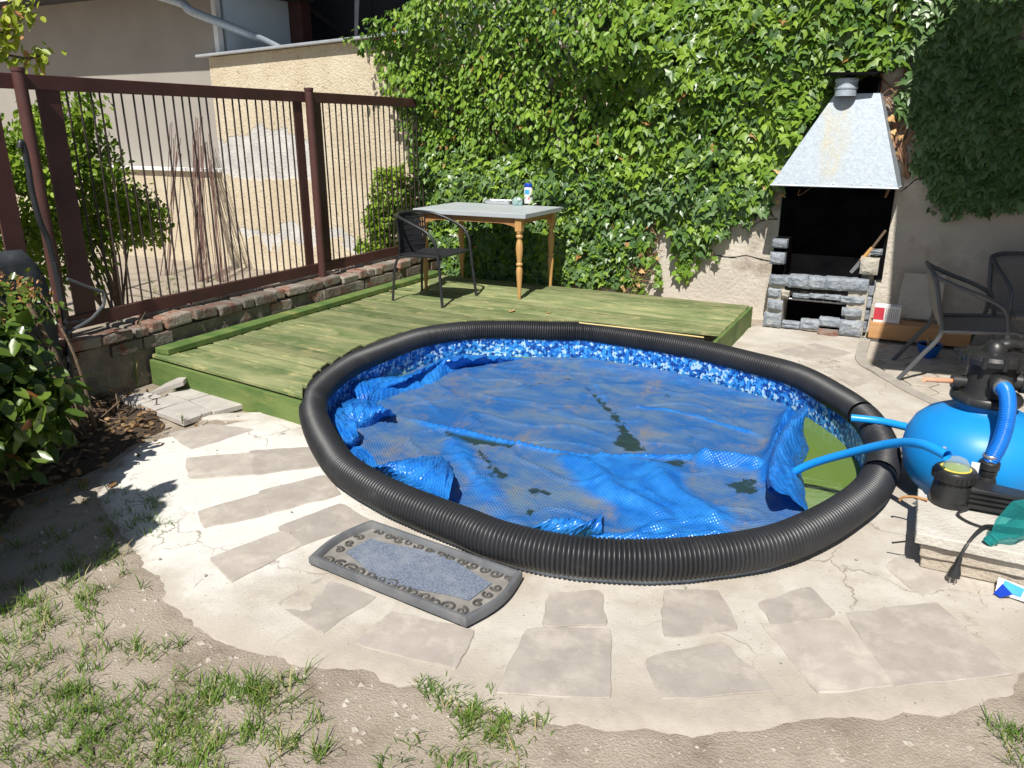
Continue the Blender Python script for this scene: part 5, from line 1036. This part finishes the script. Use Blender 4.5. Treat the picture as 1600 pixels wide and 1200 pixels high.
# ------------------------------------------------------------------ plants
def leafmesh(kind):
    if kind == 'ivy':
        P = [(0,.02),(.20,.16),(.50,.08),(.40,-.18),(.46,-.42),(.20,-.50),(0,-1.0),(-.20,-.50),(-.46,-.42),(-.40,-.18),(-.50,.08),(-.20,.16)]
        v = [(0,-.22,.06)] + [(x*.95, y, -.10*abs(x)-.12*max(0,-y-.4)) for x, y in P]
    elif kind == 'oval':
        P = [(0,0),(.22,-.22),(.27,-.5),(.17,-.8),(0,-1.0),(-.17,-.8),(-.27,-.5),(-.22,-.22)]
        v = [(0,-.5,-.06)] + [(x, y, .05*abs(x)/.27-.10*y*y) for x, y in P]
    else:
        P = [(0,0),(.16,-.35),(.14,-.65),(0,-1),(-.14,-.65),(-.16,-.35)]
        v = [(0,-.5,-.04)] + [(x, y, .03-.12*y*y) for x, y in P]
    n = len(P); return np.array(v), [(0, i+1, (i+1) % n + 1) for i in range(n)]
LEAF = {k: leafmesh(k) for k in ('ivy','oval','slim')}
def frames(N, nrm, up, spread, droop):
    nrm = nrm + rng.normal(0, spread, (N,3)); nrm /= np.linalg.norm(nrm, axis=1)[:,None]
    d = up + rng.normal(0, droop, (N,3)); d -= nrm*(d*nrm).sum(1)[:,None]; d /= np.linalg.norm(d, axis=1)[:,None]+1e-9   # -d is the tip direction
    x = np.cross(d, nrm); return np.stack([x, d, nrm], 2)
def foliage(parent, pts, size, kind, m, nrm, spread=.5, droop=.5, up=(0,0,1), singles=0, name='leaf', stuffname='foliage', camkey=None):
    N = len(pts); F = frames(N, np.broadcast_to(np.asarray(nrm, float), (N,3)).copy(), np.broadcast_to(np.asarray(up, float), (N,3)).copy(), spread, droop)
    tv, tf = LEAF[kind]; pl_ = np.array(parent.location)
    order = np.argsort(-(size if camkey is None else camkey*size)); sing = order[:singles]; rest = order[singles:]
    if singles:
        me = bpy.data.meshes.new(name); me.from_pydata(tv.tolist(), [], tf); me.materials.append(m)
        for i in sing:
            o = bpy.data.objects.new(name, me); COL.objects.link(o); o.parent = parent
            A = np.eye(4); A[:3,:3] = F[i]*size[i]; A[:3,3] = pts[i]-pl_; o.matrix_local = Matrix(A.tolist())
    if len(rest):
        V = np.einsum('nij,kj->nki', F[rest]*size[rest][:,None,None], tv) + (pts[rest]-pl_)[:,None,:]
        k = len(tv); faces = (np.array(tf)[None] + (np.arange(len(rest))*k)[:,None,None]).reshape(-1, 3)
        me = bpy.data.meshes.new(stuffname); me.vertices.add(V.shape[0]*k); me.vertices.foreach_set('co', V.astype(np.float32).ravel())
        nf = len(faces); me.loops.add(nf*3); me.loops.foreach_set('vertex_index', faces.astype(np.int32).ravel()); me.polygons.add(nf)
        me.polygons.foreach_set('loop_start', (np.arange(nf)*3).astype(np.int32)); me.update(calc_edges=True); me.validate()
        o = link(stuffname, me, m, parent); stuff(o)
def wallpts(poly, n, J=.10):
    xs = [p[0] for p in poly]; zs = [p[2] for p in poly]; out = np.zeros((0,2)); pl = [(p[0], p[2]) for p in poly]
    while len(out) < n:
        q = np.c_[rng.uniform(min(xs), max(xs), n*2), rng.uniform(min(zs), max(zs), n*2)]
        jit = np.array([[J*noise.noise(Vector((a*3.5, b*3.5, 2))) + J*.6*noise.noise(Vector((a*11, b*11, 2))), J*noise.noise(Vector((a*3.5, b*3.5, 9))) + J*.6*noise.noise(Vector((a*11, b*11, 9)))] for a, b in q])
        q = q[inpoly(q[:,0]+jit[:,0], q[:,1]+jit[:,1], pl)]; out = np.vstack([out, q])
    return out[:n]
IVL = [(-5.549, 7.300, 2.580), (-5.217, 7.300, 2.700), (-4.850, 7.300, 2.859), (-4.465, 7.300, 2.978), (-3.752, 7.300, 3.064), (-2.486, 7.300, 2.990), (-1.134, 7.300, 2.881), (-0.333, 7.300, 2.817), (-0.247, 7.300, 2.340), (-0.248, 7.300, 2.155), (-0.416, 7.300, 2.104), (-0.800, 7.300, 2.115), (-0.798, 7.300, 1.928), (-0.938, 7.300, 1.651), (-1.099, 7.300, 1.350), (-1.152, 7.300, 1.187), (-1.168, 7.300, 1.021), (-1.414, 7.300, 0.910), (-1.512, 7.300, 0.721), (-1.710, 7.300, 0.632), (-1.822, 7.300, 0.523), (-1.964, 7.300, 0.537), (-2.036, 7.300, 0.690), (-2.128, 7.300, 0.964), (-2.215, 7.300, 0.979), (-2.210, 7.300, 0.679), (-2.329, 7.300, 0.525), (-2.442, 7.300, 0.304), (-2.521, 7.300, 0.156), (-2.601, 7.300, 0.149), (-3.158, 7.300, 0.139), (-4.551, 7.300, 0.076), (-5.063, 7.300, 0.092), (-4.950, 7.300, 1.018), (-4.985, 7.300, 1.684), (-5.134, 7.300, 2.009), (-5.185, 7.300, 2.264)]
IVR = [(-0.405, 7.300, 2.823), (0.508, 7.300, 2.750), (0.888, 7.300, 1.067), (0.718, 7.300, 1.084), (0.579, 7.300, 1.152), (0.491, 7.300, 1.025), (0.374, 7.300, 1.069), (0.244, 7.300, 1.039), (0.109, 7.300, 1.084), (0.153, 7.300, 1.186), (0.047, 7.300, 1.283), (-0.047, 7.300, 1.455), (-0.134, 7.300, 1.675), (-0.212, 7.300, 1.965), (-0.270, 7.300, 2.249)]
iv = thing('ivy', 'large sunlit ivy covering the back wall left of the barbecue hood', 'ivy', (-2.8, 7.3, 0))
def ivy_bulge(x, z): 
    n1 = np.array([noise.noise(Vector((a*1.7, b*1.9, 0))) for a, b in zip(x, z)]); n2 = np.array([noise.noise(Vector((a*4.3, b*4.3, 5))) for a, b in zip(x, z)])
    base = .06 + .17*np.clip((z-.7)/1.6, 0, 1) + .10*np.clip((z-1.9)/.6, 0, 1)
    base *= np.clip(1 - (x+2.4)/2.4, .35, 1)
    n3 = np.array([noise.noise(Vector((a*1.15, b*1.6, 21))) for a, b in zip(x, z)])
    return np.maximum(base*(1 + .8*n1) + .08*n2 + .20*np.maximum(n3-.05, 0)*(z > .7), 0) + .02
q = wallpts(IVL, 15000); bl = ivy_bulge(q[:,0], q[:,1]); dep = np.where(rng.random(len(q)) < .72, 1, rng.random(len(q)))*bl
pts = np.c_[q[:,0], WV-.015-np.maximum(dep, .012)-rng.random(len(q))*.025, q[:,1]]
sz = rng.uniform(.045,.095,len(q)) * np.where((q[:,1] > 1.5) & (q[:,0] < -2.8), .80, 1.0) * (1+.25*(q[:,0] > -2.4))
upl = (q[:,1] > 1.5) & (q[:,0] < -2.4)
old = (~upl) & (rng.random(len(q)) < np.where(q[:,1] < 1.25, .55, .18)); fresh = (~upl) & ~old
foliage(iv, pts[fresh], sz[fresh], 'ivy', m_ivy, (0,-.85,.45), .55, .5, singles=150, camkey=dep[fresh]+.1)
foliage(iv, pts[old], sz[old]*1.08, 'ivy', m_ivy3, (0,-.9,.3), .45, .45, singles=60, camkey=dep[old]+.1, stuffname='old_foliage')
foliage(iv, pts[upl], sz[upl]*1.15, 'oval', m_ivy, (.05,-.8,.45), .5, .30, singles=80, camkey=dep[upl]+.1, stuffname='hanging_foliage')
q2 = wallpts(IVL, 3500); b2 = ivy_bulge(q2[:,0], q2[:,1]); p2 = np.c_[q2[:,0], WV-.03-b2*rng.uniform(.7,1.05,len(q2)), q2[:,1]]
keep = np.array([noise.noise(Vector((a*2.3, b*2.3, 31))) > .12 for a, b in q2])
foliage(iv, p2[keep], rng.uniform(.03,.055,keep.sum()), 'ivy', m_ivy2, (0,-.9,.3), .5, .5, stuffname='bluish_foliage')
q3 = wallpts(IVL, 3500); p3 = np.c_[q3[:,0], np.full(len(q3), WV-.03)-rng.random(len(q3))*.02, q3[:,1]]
foliage(iv, p3, rng.uniform(.06,.10,len(q3)), 'ivy', m_ivy2, (0,-1,.1), .3, .8, stuffname='inner_foliage')  # inner leaves coloured dark to deepen the shade in the gaps
def strands(parent, poly, n, m, lo=.08, hi=.32, stuffname='trailing_leaves'):
    P = []
    for k in range(n):
        i = random.randrange(len(poly)); a, b = Vector(poly[i-1]), Vector(poly[i]); p = a.lerp(b, random.random()); d = Vector((random.gauss(0,.5), 0, -1)).normalized(); L = random.uniform(lo, hi); yy = WV-.03-random.random()*.04
        for j in range(int(L/.022)): P.append((p.x + d.x*.022*j + random.gauss(0,.022), yy-random.random()*.025, p.z + .05 + d.z*.022*j + random.gauss(0,.015)))
    P = np.array(P); foliage(parent, P, rng.uniform(.035,.085,len(P)), 'ivy', m, (0,-.85,.4), .5, .5, stuffname=stuffname)
strands(iv, IVL[19:29], 34, m_ivy); strands(iv, IVL[:1]+IVL[-6:], 22, m_ivy, .06, .2, 'trailing_side_leaves')
random.seed(3)
for k in range(34):
    x = random.uniform(-4.6,-2.42) if k < 22 else random.uniform(-.45,-.05); pth = [(x, WV-.025, random.uniform(-.03,.2) if k < 22 else random.uniform(1.1,1.5))]
    while pth[-1][2] < 2.4: p = pth[-1]; pth.append((p[0]+random.gauss(0,.07), WV-.02-random.random()*.03, p[2]+random.uniform(.08,.2)))
    MB().tube([(a+2.8, b-7.3, c) for a, b, c in pth], [.011*(1-.7*i/len(pth))+.002 for i in range(len(pth))], 5).build('stem', m_deadstem, iv)
for k in range(130):
    c = random.choice([(-2.177, 7.330, 1.107), (-2.249, 7.330, 0.747), (-2.302, 7.330, 0.560), (-2.360, 7.330, 0.431), (-2.419, 7.330, 0.301), (-1.096, 7.330, 1.279), (-0.319, 7.330, 1.725), (-0.250, 7.330, 1.502), (-0.220, 7.330, 1.351), (-0.369, 7.330, 1.921), (-0.305, 7.330, 1.968), (-2.193, 7.330, 0.870), (-1.024, 7.330, 1.599)]); p0 = Vector(c) + Vector((random.gauss(0,.06), random.uniform(-.04,.02), random.gauss(0,.07)))
    pts_ = [p0 + Vector((random.gauss(0,.03)*i, random.gauss(0,.008)*i, random.gauss(.0,.03)*i)) for i in range(4)]
    if k < 70: MB().tube([(p.x+2.8, p.y-7.3, p.z) for p in cr(pts_, 3)], .003, 4).build('dry_twig', m_deadstem, iv)
dl = np.array([list(random.choice([(-2.195, 7.300, 1.050), (-2.279, 7.300, 0.553), (-2.349, 7.300, 0.405), (-1.079, 7.300, 1.415), (-1.120, 7.300, 1.188), (-0.267, 7.300, 1.527), (-0.264, 7.300, 1.676), (-2.439, 7.300, 0.240), (-1.014, 7.300, 1.547), (-2.245, 7.300, 0.840)])) for _ in range(70)]) + rng.normal(0, (.07,.02,.08), (70,3))
dl[:,1] = np.minimum(dl[:,1], WV-.02)
foliage(iv, dl, rng.uniform(.04,.07,70), 'ivy', m_dry, (0,-.9,.2), .6, .8, singles=70, name='dry_leaf')
ir = thing('ivy', 'shaded ivy hanging on the wall right of the barbecue hood', 'ivy', (.5, 7.3, 1.2))
q = wallpts(IVR, 3000, .22); bl = .035 + .08*np.clip((q[:,1]-1.2)/1.2, 0, 1) + .05*np.array([noise.noise(Vector((a*4, b*4, 3))) for a, b in q]); pts = np.c_[q[:,0], WV-.02-bl*np.where(rng.random(len(q)) < .6, 1, rng.random(len(q))), q[:,1]]
foliage(ir, pts, rng.uniform(.075,.14,len(q)), 'ivy', m_ivy3, (0,-.85,.45), .35, .3, singles=140)  # darker leaf colour adds to the shade on this ivy
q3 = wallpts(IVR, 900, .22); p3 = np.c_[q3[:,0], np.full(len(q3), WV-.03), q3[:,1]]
foliage(ir, p3, rng.uniform(.06,.11,len(q3)), 'ivy', m_ivy2, (0,-1,.1), .3, .8, stuffname='inner_foliage')  # dark leaf colour puts gap shade behind the right ivy
strands(ir, IVR[3:], 40, m_ivy3, .04, .18)
for k in range(6):
    x = -.1+.18*k; MB().tube([(x+random.gauss(0,.05)-.5, WV-.04-7.3, 1.3+.25*i-1.2) for i in range(7)], .007, 5).build('stem', m_deadstem, ir)

def bush(name, label, cat, base, blobs, n, sizes, kind, m, singles=0, stems=6, spread=.9, up=(0,0,1), nrm=(.1,-.5,.7), droop=.6, shell=.3, stemmat=None, r0=.012, ja=.13):
    o = thing(name, label, cat, base); P = []
    w_ = np.array([b[3]*b[4]*b[5] for b in blobs])**.7; w_ /= w_.sum(); pick = rng.choice(len(blobs), n, p=w_)
    d = rng.normal(size=(n,3)); d /= np.linalg.norm(d, axis=1)[:,None]; rad = (shell + (1-shell)*rng.random(n)**.6)
    B = np.array([list(b) for b in blobs])[pick]; pts = B[:,:3] + d*rad[:,None]*B[:,3:6]
    pts += np.array([[ja*noise.noise(Vector(p*4)) + .05*noise.noise(Vector(p*13)), ja*noise.noise(Vector(p*4+9)), ja*noise.noise(Vector(p*4+3)) + .05*noise.noise(Vector(p*13+5))] for p in pts])
    pts = pts[pts[:,2] > .02]; foliage(o, pts, rng.uniform(*sizes, len(pts)), kind, m, nrm, spread, droop, up=up, singles=singles)
    for k in range(stems):
        b = blobs[k % len(blobs)]; e = Vector(b[:3]) + Vector((random.gauss(0,b[3]*.3), random.gauss(0,b[4]*.3), b[5]*.6)); s = Vector(base) + Vector((random.gauss(0,.03), random.gauss(0,.03), -.04)); mid = s.lerp(e, .5) + Vector((random.gauss(0,.06), random.gauss(0,.06), .08))
        MB().tube([tuple(p - Vector(base)) for p in cr([s, mid, e], 5)], [r0*(1-.07*i) for i in range(11)], 6).build('branch', stemmat or m_stem, o)
    return o
# rose bush at the left edge
rbush = bush('rose_bush', 'glossy leaved rose bush with reddish buds at the left edge', 'shrub', (-4.15, 2.62, 0),
     [(-4.30,2.55,.74,.14,.14,.10),(-4.52,2.5,.72,.16,.2,.14),(-4.42,2.4,.52,.17,.2,.14),(-4.55,2.3,.34,.28,.3,.24),(-4.30,2.25,.28,.12,.2,.13),(-4.62,2.0,.30,.3,.3,.30),(-4.25,2.5,.46,.10,.12,.08)], 2200, (.035,.068), 'oval', m_rose, singles=240, stems=10, spread=.7)
MB().tube([tuple(Vector(p)-Vector((-4.15,2.62,0))) for p in cr([(-4.15,2.64,-.03),(-4.20,2.62,.25),(-4.26,2.58,.5),(-4.33,2.55,.74)], 6)], [.022-.0004*i for i in range(19)], 8).build('trunk', m_stem, rbush, smooth=True)
for c in ((-4.28,2.52,.86),(-4.50,2.48,.88),(-4.38,2.42,.66),(-4.22,2.5,.80),(-4.55,2.45,.80)):
    n = 60; pp = np.array(c) + rng.normal(0, (.045,.04,.03), (n,3)); foliage(rbush, pp, rng.uniform(.015,.03,n), 'slim', m_bud, (.1,-.5,.5), .9, .6, up=(0,0,-1), stuffname='buds')
# unseen shrubs shading the left; the rounded one is added for its solid shadow
bush('shrub', 'leafy shrub left of the frame dappling the cement with shade', 'shrub', (-3.85, 1.75, 0), [(-3.85,1.75,.62,.50,.40,.42),(-4.3,1.6,.6,.5,.4,.4),(-3.62,1.95,.45,.28,.3,.26)], 3600, (.07,.12), 'oval', m_rose, stems=8)
bush('shadow_shrub', 'unseen dense rounded shrub added left of the frame to cast a solid shadow', 'shrub', (-2.92, 1.02, 0), [(-2.98,1.0,.95,.30,.26,.45),(-2.80,1.04,1.35,.14,.14,.16),(-3.3,.9,.8,.4,.35,.5),(-3.7,.8,.9,.4,.35,.5)], 6000, (.10,.16), 'oval', m_shrub, stems=8, shell=.2)
# behind the fence
s1 = bush('garden_shrub', 'bright green shrub growing behind the left fence panel', 'shrub', (-6.0, 4.3, -.03), [(-6.0,4.15,1.25,.30,.45,.50),(-5.9,3.85,1.45,.25,.3,.42),(-6.1,4.6,.95,.35,.35,.30),(-5.95,3.9,.75,.25,.35,.32),(-5.9,4.1,1.75,.2,.3,.2),(-5.8,3.5,1.2,.3,.3,.6)], 10000, (.038,.068), 'oval', m_shrub, singles=120, stems=16, spread=.8)
s2 = bush('garden_shrub', 'darker green shrub behind the fence at the left frame edge', 'shrub', (-5.6, 2.9, -.03), [(-5.6,2.95,1.45,.3,.3,.40),(-5.7,2.9,.75,.3,.35,.4),(-5.75,2.6,1.1,.35,.3,.6)], 5000, (.038,.068), 'oval', m_shrub, singles=60, stems=8, spread=.8)
bush('climber', 'light green climbing bush behind the fence end under the ivy', 'shrub', (-5.15, 6.95, -.03), [(-5.12,6.95,.75,.2,.2,.38),(-5.05,7.1,1.1,.14,.15,.26),(-5.2,6.9,.4,.2,.2,.25)], 2600, (.05,.08), 'oval', m_shrub, singles=40, stems=5, spread=.8)
tr = thing('tree', 'young yellow green tree branch hanging in at the top left corner', 'tree', (-7.4, 3.4, -.03))
P0 = Vector((-7.4,3.4,-.03)); MB().tube([(0,0,0),(.05,.1,1.2),(.0,.2,2.3),(-.1,.3,3.4)], [.07,.06,.045,.02], 8).build('trunk', m_stem, tr, smooth=True)
tp = [Vector(p) for p in [(-6.300, 3.989, 2.498), (-6.300, 4.096, 2.546), (-6.300, 4.109, 2.490), (-6.300, 4.016, 2.391), (-6.300, 3.932, 2.382), (-6.300, 3.924, 2.293), (-6.300, 3.882, 2.201), (-6.300, 3.950, 2.184), (-6.300, 4.074, 2.184), (-6.300, 4.155, 2.208), (-6.300, 4.222, 2.232), (-6.300, 3.907, 2.445), (-6.300, 3.785, 2.302), (-6.300, 3.774, 2.473), (-6.300, 4.102, 2.578)]]
MB().tube([(-.05,.25,2.9)] + [tuple(p-P0) for p in (tp[12], tp[3], tp[0])], .012, 6).build('limb', m_stem, tr); MB().tube([(-.05,.2,2.5)] + [tuple(p-P0) for p in (tp[6], tp[8], tp[10])], .010, 6).build('limb', m_stem, tr)
pp = np.array([list(random.choice(tp)) for _ in range(190)]) + rng.normal(0, (.04,.05,.045), (190,3)); foliage(tr, pp, rng.uniform(.06,.10,190), 'oval', m_branch, (.3,-.5,.6), .6, .35, singles=110)

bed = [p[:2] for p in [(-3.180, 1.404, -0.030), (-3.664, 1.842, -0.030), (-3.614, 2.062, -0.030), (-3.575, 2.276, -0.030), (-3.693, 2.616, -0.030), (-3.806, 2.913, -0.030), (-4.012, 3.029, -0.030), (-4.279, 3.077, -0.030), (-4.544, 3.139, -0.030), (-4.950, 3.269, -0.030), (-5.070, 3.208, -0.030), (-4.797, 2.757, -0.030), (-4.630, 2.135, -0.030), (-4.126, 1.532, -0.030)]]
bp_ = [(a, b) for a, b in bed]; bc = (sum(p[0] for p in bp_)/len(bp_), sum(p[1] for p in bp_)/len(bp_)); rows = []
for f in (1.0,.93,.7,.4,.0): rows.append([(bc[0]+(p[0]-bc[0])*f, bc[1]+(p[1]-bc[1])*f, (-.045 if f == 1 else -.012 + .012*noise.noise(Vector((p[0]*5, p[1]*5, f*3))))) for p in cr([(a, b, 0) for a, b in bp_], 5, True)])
rows = [q + q[:1] for q in rows]; struct(MB().grid(rows).build('soil_and_shade_patch', m_soil, smooth=60))  # dark soil and debris; its tone also deepens the shade under the bush
lt = []
while len(lt) < 420:
    a = random.choice(bp_); f = random.random()**.5; lt.append((bc[0]+(a[0]-bc[0])*f+random.gauss(0,.12), bc[1]+(a[1]-bc[1])*f+random.gauss(0,.12), .0+random.random()*.015))
lo_ = thing('leaf_litter', 'dry brown leaves and twigs under the rose bush', 'leaf litter', (-4, 2.3, 0)); stuff(lo_)
foliage(lo_, np.array(lt), rng.uniform(.03,.06,len(lt)), 'oval', leafmat('litter', (.16,.09,.045), (.34,.22,.11), trans=.05), (0,0,1), .45, .8, up=(0,1,0), stuffname='leaves')
for k in range(24):
    a = random.choice(lt); MB().tube([(a[0]+4, a[1]-2.3, .005), (a[0]+4+random.gauss(0,.12), a[1]-2.3+random.gauss(0,.12), random.uniform(.01,.12))], .004, 4).build('twig', m_stem, lo_)

# weeds and tall stalks
def tuft(name, label, base, n, h_, w_, m=m_grass):
    o = thing(name, label, 'weed', base)
    for k in range(n):
        a = random.random()*6.28; L = h_*random.uniform(.5,1); d = Vector((math.cos(a), math.sin(a), 0))*L*random.uniform(.1,.6)
        pts_ = [Vector((0,0,-.01)), d*.35+Vector((0,0,L*.6)), d + Vector((0,0,L*random.uniform(.75,1)))]; P = cr(pts_, 3); sd_ = Vector((-math.sin(a), math.cos(a), 0)); rows = [[tuple(p + sd_*w_*(1-i/len(P))), tuple(p - sd_*w_*(1-i/len(P)))] for i, p in enumerate(P)]
        MB().grid(rows).build('blade', m, o)
tuft('grass_tuft', 'tuft of broad grass blades at the front left deck corner', (-4.561, 3.529, 0.000), 8, .26, .008)
tuft('grass_tuft', 'grass tuft growing between the low wall and the deck', (-4.817, 4.154, 0.180), 7, .20, .008)
tuft('grass_tuft', 'tall thin stalks against the low wall left of the deck', (-4.608, 3.341, 0.000), 5, .62, .003)
tuft('grass_tuft', 'small grass tuft beside the loose tiles', (-3.707, 2.942, 0.010), 14, .07, .003)
tuft('weed', 'small leafy weed under the pipe at the front of the pool', (-0.464, 2.798, 0.000), 9, .06, .010)
tuft('weed', 'small leafy weed under the pipe left of the pool front', (-0.881, 2.521, -0.000), 8, .05, .010)
def grass():
    sp = [(240,800,.16,90),(215,825,.16,80),(150,840,.25,150),(60,860,.3,120),(110,790,.2,60),(40,1000,.22,330),(70,1040,.2,220),(20,960,.15,120),(130,1095,.16,260),(100,1140,.14,120),(170,1120,.12,120),(300,1110,.13,260),(260,1150,.12,200),(330,1090,.08,90),(220,1180,.14,240),(310,1185,.10,140),(410,1078,.07,80),(440,1130,.10,120),(400,1110,.09,100),(450,1180,.10,80),(20,1185,.12,150),(520,1165,.06,30),(690,1100,.07,110),(735,1125,.08,190),(775,1155,.08,160),(720,1190,.08,90),(800,1190,.07,60),(840,1150,.06,60),(1445,936,.05,60),(1385,906,.03,20),(1490,938,.05,16),(1575,952,.05,50),(1585,1155,.06,110),(1570,1185,.05,40),(200,1040,.08,70),(190,930,.10,60),(90,940,.12,60),(480,1090,.10,40),(1395,842,.02,6),(600,1190,.1,50),(180,870,.12,80)]
    vs = []; fs = []
    return sp
GS = [(-2.973, 2.135, -0.035), (-2.906, 1.997, -0.035), (-2.993, 1.855, -0.035), (-3.111, 1.672, -0.035), (-3.378, 2.000, -0.035), (-2.558, 1.272, -0.035), (-2.367, 1.216, -0.035), (-2.749, 1.343, -0.035), (-2.099, 1.166, -0.035), (-2.037, 1.060, -0.035), (-1.966, 1.156, -0.035), (-1.764, 1.290, -0.035), (-1.745, 1.181, -0.035), (-1.756, 1.358, -0.035), (-1.749, 1.096, -0.035), (-1.594, 1.163, -0.035), (-1.639, 1.458, -0.035), (-1.482, 1.375, -0.035), (-1.590, 1.380, -0.035), (-1.377, 1.287, -0.035), (-2.060, 0.923, -0.035), (-1.287, 1.374, -0.035), (-1.100, 1.663, -0.035), (-0.986, 1.645, -0.035), (-0.881, 1.611, -0.035), (-0.928, 1.491, -0.035), (-0.800, 1.557, -0.035), (-0.778, 1.678, -0.035), (0.225, 2.983, -0.035), (0.089, 3.062, -0.035), (0.322, 3.023, -0.035), (0.500, 3.049, -0.035), (0.463, 2.302, -0.035), (0.433, 2.204, -0.035), (-2.122, 1.343, -0.035), (-2.503, 1.609, -0.035), (-2.680, 1.470, -0.035), (-1.489, 1.495, -0.035), (-1.120, 1.393, -0.035), (-2.776, 1.786, -0.035), (-7.848, 6.190, -0.035), (-7.228, 5.281, -0.035), (-6.779, 5.889, -0.035), (-1.576, 1.240, -0.035), (-1.884, 1.054, -0.035), (-2.182, 1.076, -0.035), (-2.421, 0.985, -0.035), (-2.916, 1.303, -0.035)]
GQ = [(.16,200),(.16,160),(.25,260),(.3,220),(.2,100),(.22,420),(.2,300),(.15,160),(.14,330),(.14,170),(.12,160),(.12,330),(.12,260),(.08,120),(.13,300),(.10,190),(.07,110),(.09,150),(.09,130),(.10,100),(.12,190),(.06,40),(.06,150),(.07,260),(.07,220),(.07,120),(.07,80),(.05,70),(.045,70),(.03,24),(.05,20),(.05,60),(.05,140),(.05,50),(.08,90),(.10,80),(.12,80),(.10,55),(.1,60),(.12,110),(.6,260),(.5,260),(.5,160),(.12,120),(.12,140),(.14,150),(.25,200),(.25,200)]
def build_grass():
    V = []; F = []
    for (cx, cy, cz), (r_, n) in zip(GS, GQ):
        ncl = max(2, n//14); cl = [(cx+random.gauss(0,r_*.6), cy+random.gauss(0,r_*.6)) for _ in range(ncl)]
        for k in range(int(n*.8)):
            q = random.choice(cl); x = q[0]+random.gauss(0,.016); y = q[1]+random.gauss(0,.016)
            if inpool(x, y, .1): continue
            z = ground_z(x, y)-.004; L = random.uniform(.02,.07)*(1.1 if cx < -1.2 else .8); a = random.random()*6.283; ln = random.uniform(.4,1.3)*L; dx, dy = math.cos(a)*ln, math.sin(a)*ln; w_ = random.uniform(.0012,.0026); sx, sy = -math.sin(a)*w_, math.cos(a)*w_; hz = L*random.uniform(.5,1)
            o = len(V); V += [(x-sx,y-sy,z),(x+sx,y+sy,z),(x+dx*.4+sx*.8,y+dy*.4+sy*.8,z+hz*.65),(x+dx*.4-sx*.8,y+dy*.4-sy*.8,z+hz*.65),(x+dx,y+dy,z+hz)]; F += [(o,o+1,o+2,o+3),(o+3,o+2,o+4)]
    mb = MB(); mb.v = V; mb.f = F; o = mb.build('grass', m_grass); tag(o, 'sparse green grass growing in the bare earth', 'grass'); stuff(o)
build_grass()
def pebbles():
    mb = MB(); base = [(1,0,0),(-1,0,0),(0,1,0),(0,-1,0),(0,0,1),(0,0,-1)]; fc = [(0,2,4),(2,1,4),(1,3,4),(3,0,4),(2,0,5),(1,2,5),(3,1,5),(0,3,5)]
    n = 0
    while n < 4200:
        if random.random() < .55:
            t = random.uniform(2.4, 5.6); r_ = float(rout(t)) + abs(random.gauss(0,.16)); x, y = PC[0]+r_*math.cos(t), PC[1]+r_*math.sin(t)
        else: x, y = random.uniform(-4.2,1.2), random.uniform(.9,3.6)
        if inpool(x, y, .12): continue
        rr = math.hypot(x-PC[0], y-PC[1]); on = rr < float(rout(math.atan2(y-PC[1], x-PC[0])))
        if on and random.random() < .55: continue
        s = random.uniform(.0015,.0055)*(3.0 if random.random() < .08 else 1)*(.55 if on else 1); z = (0.006 if on else ground_z(x, y))
        mb.add([(x+b[0]*s*random.uniform(.6,1.3), y+b[1]*s*random.uniform(.6,1.3), z+b[2]*s*.7) for b in base], fc); n += 1
    o = mb.build('gravel', m_pebble); tag(o, 'small stones scattered over the earth and cement', 'gravel'); stuff(o)
pebbles()
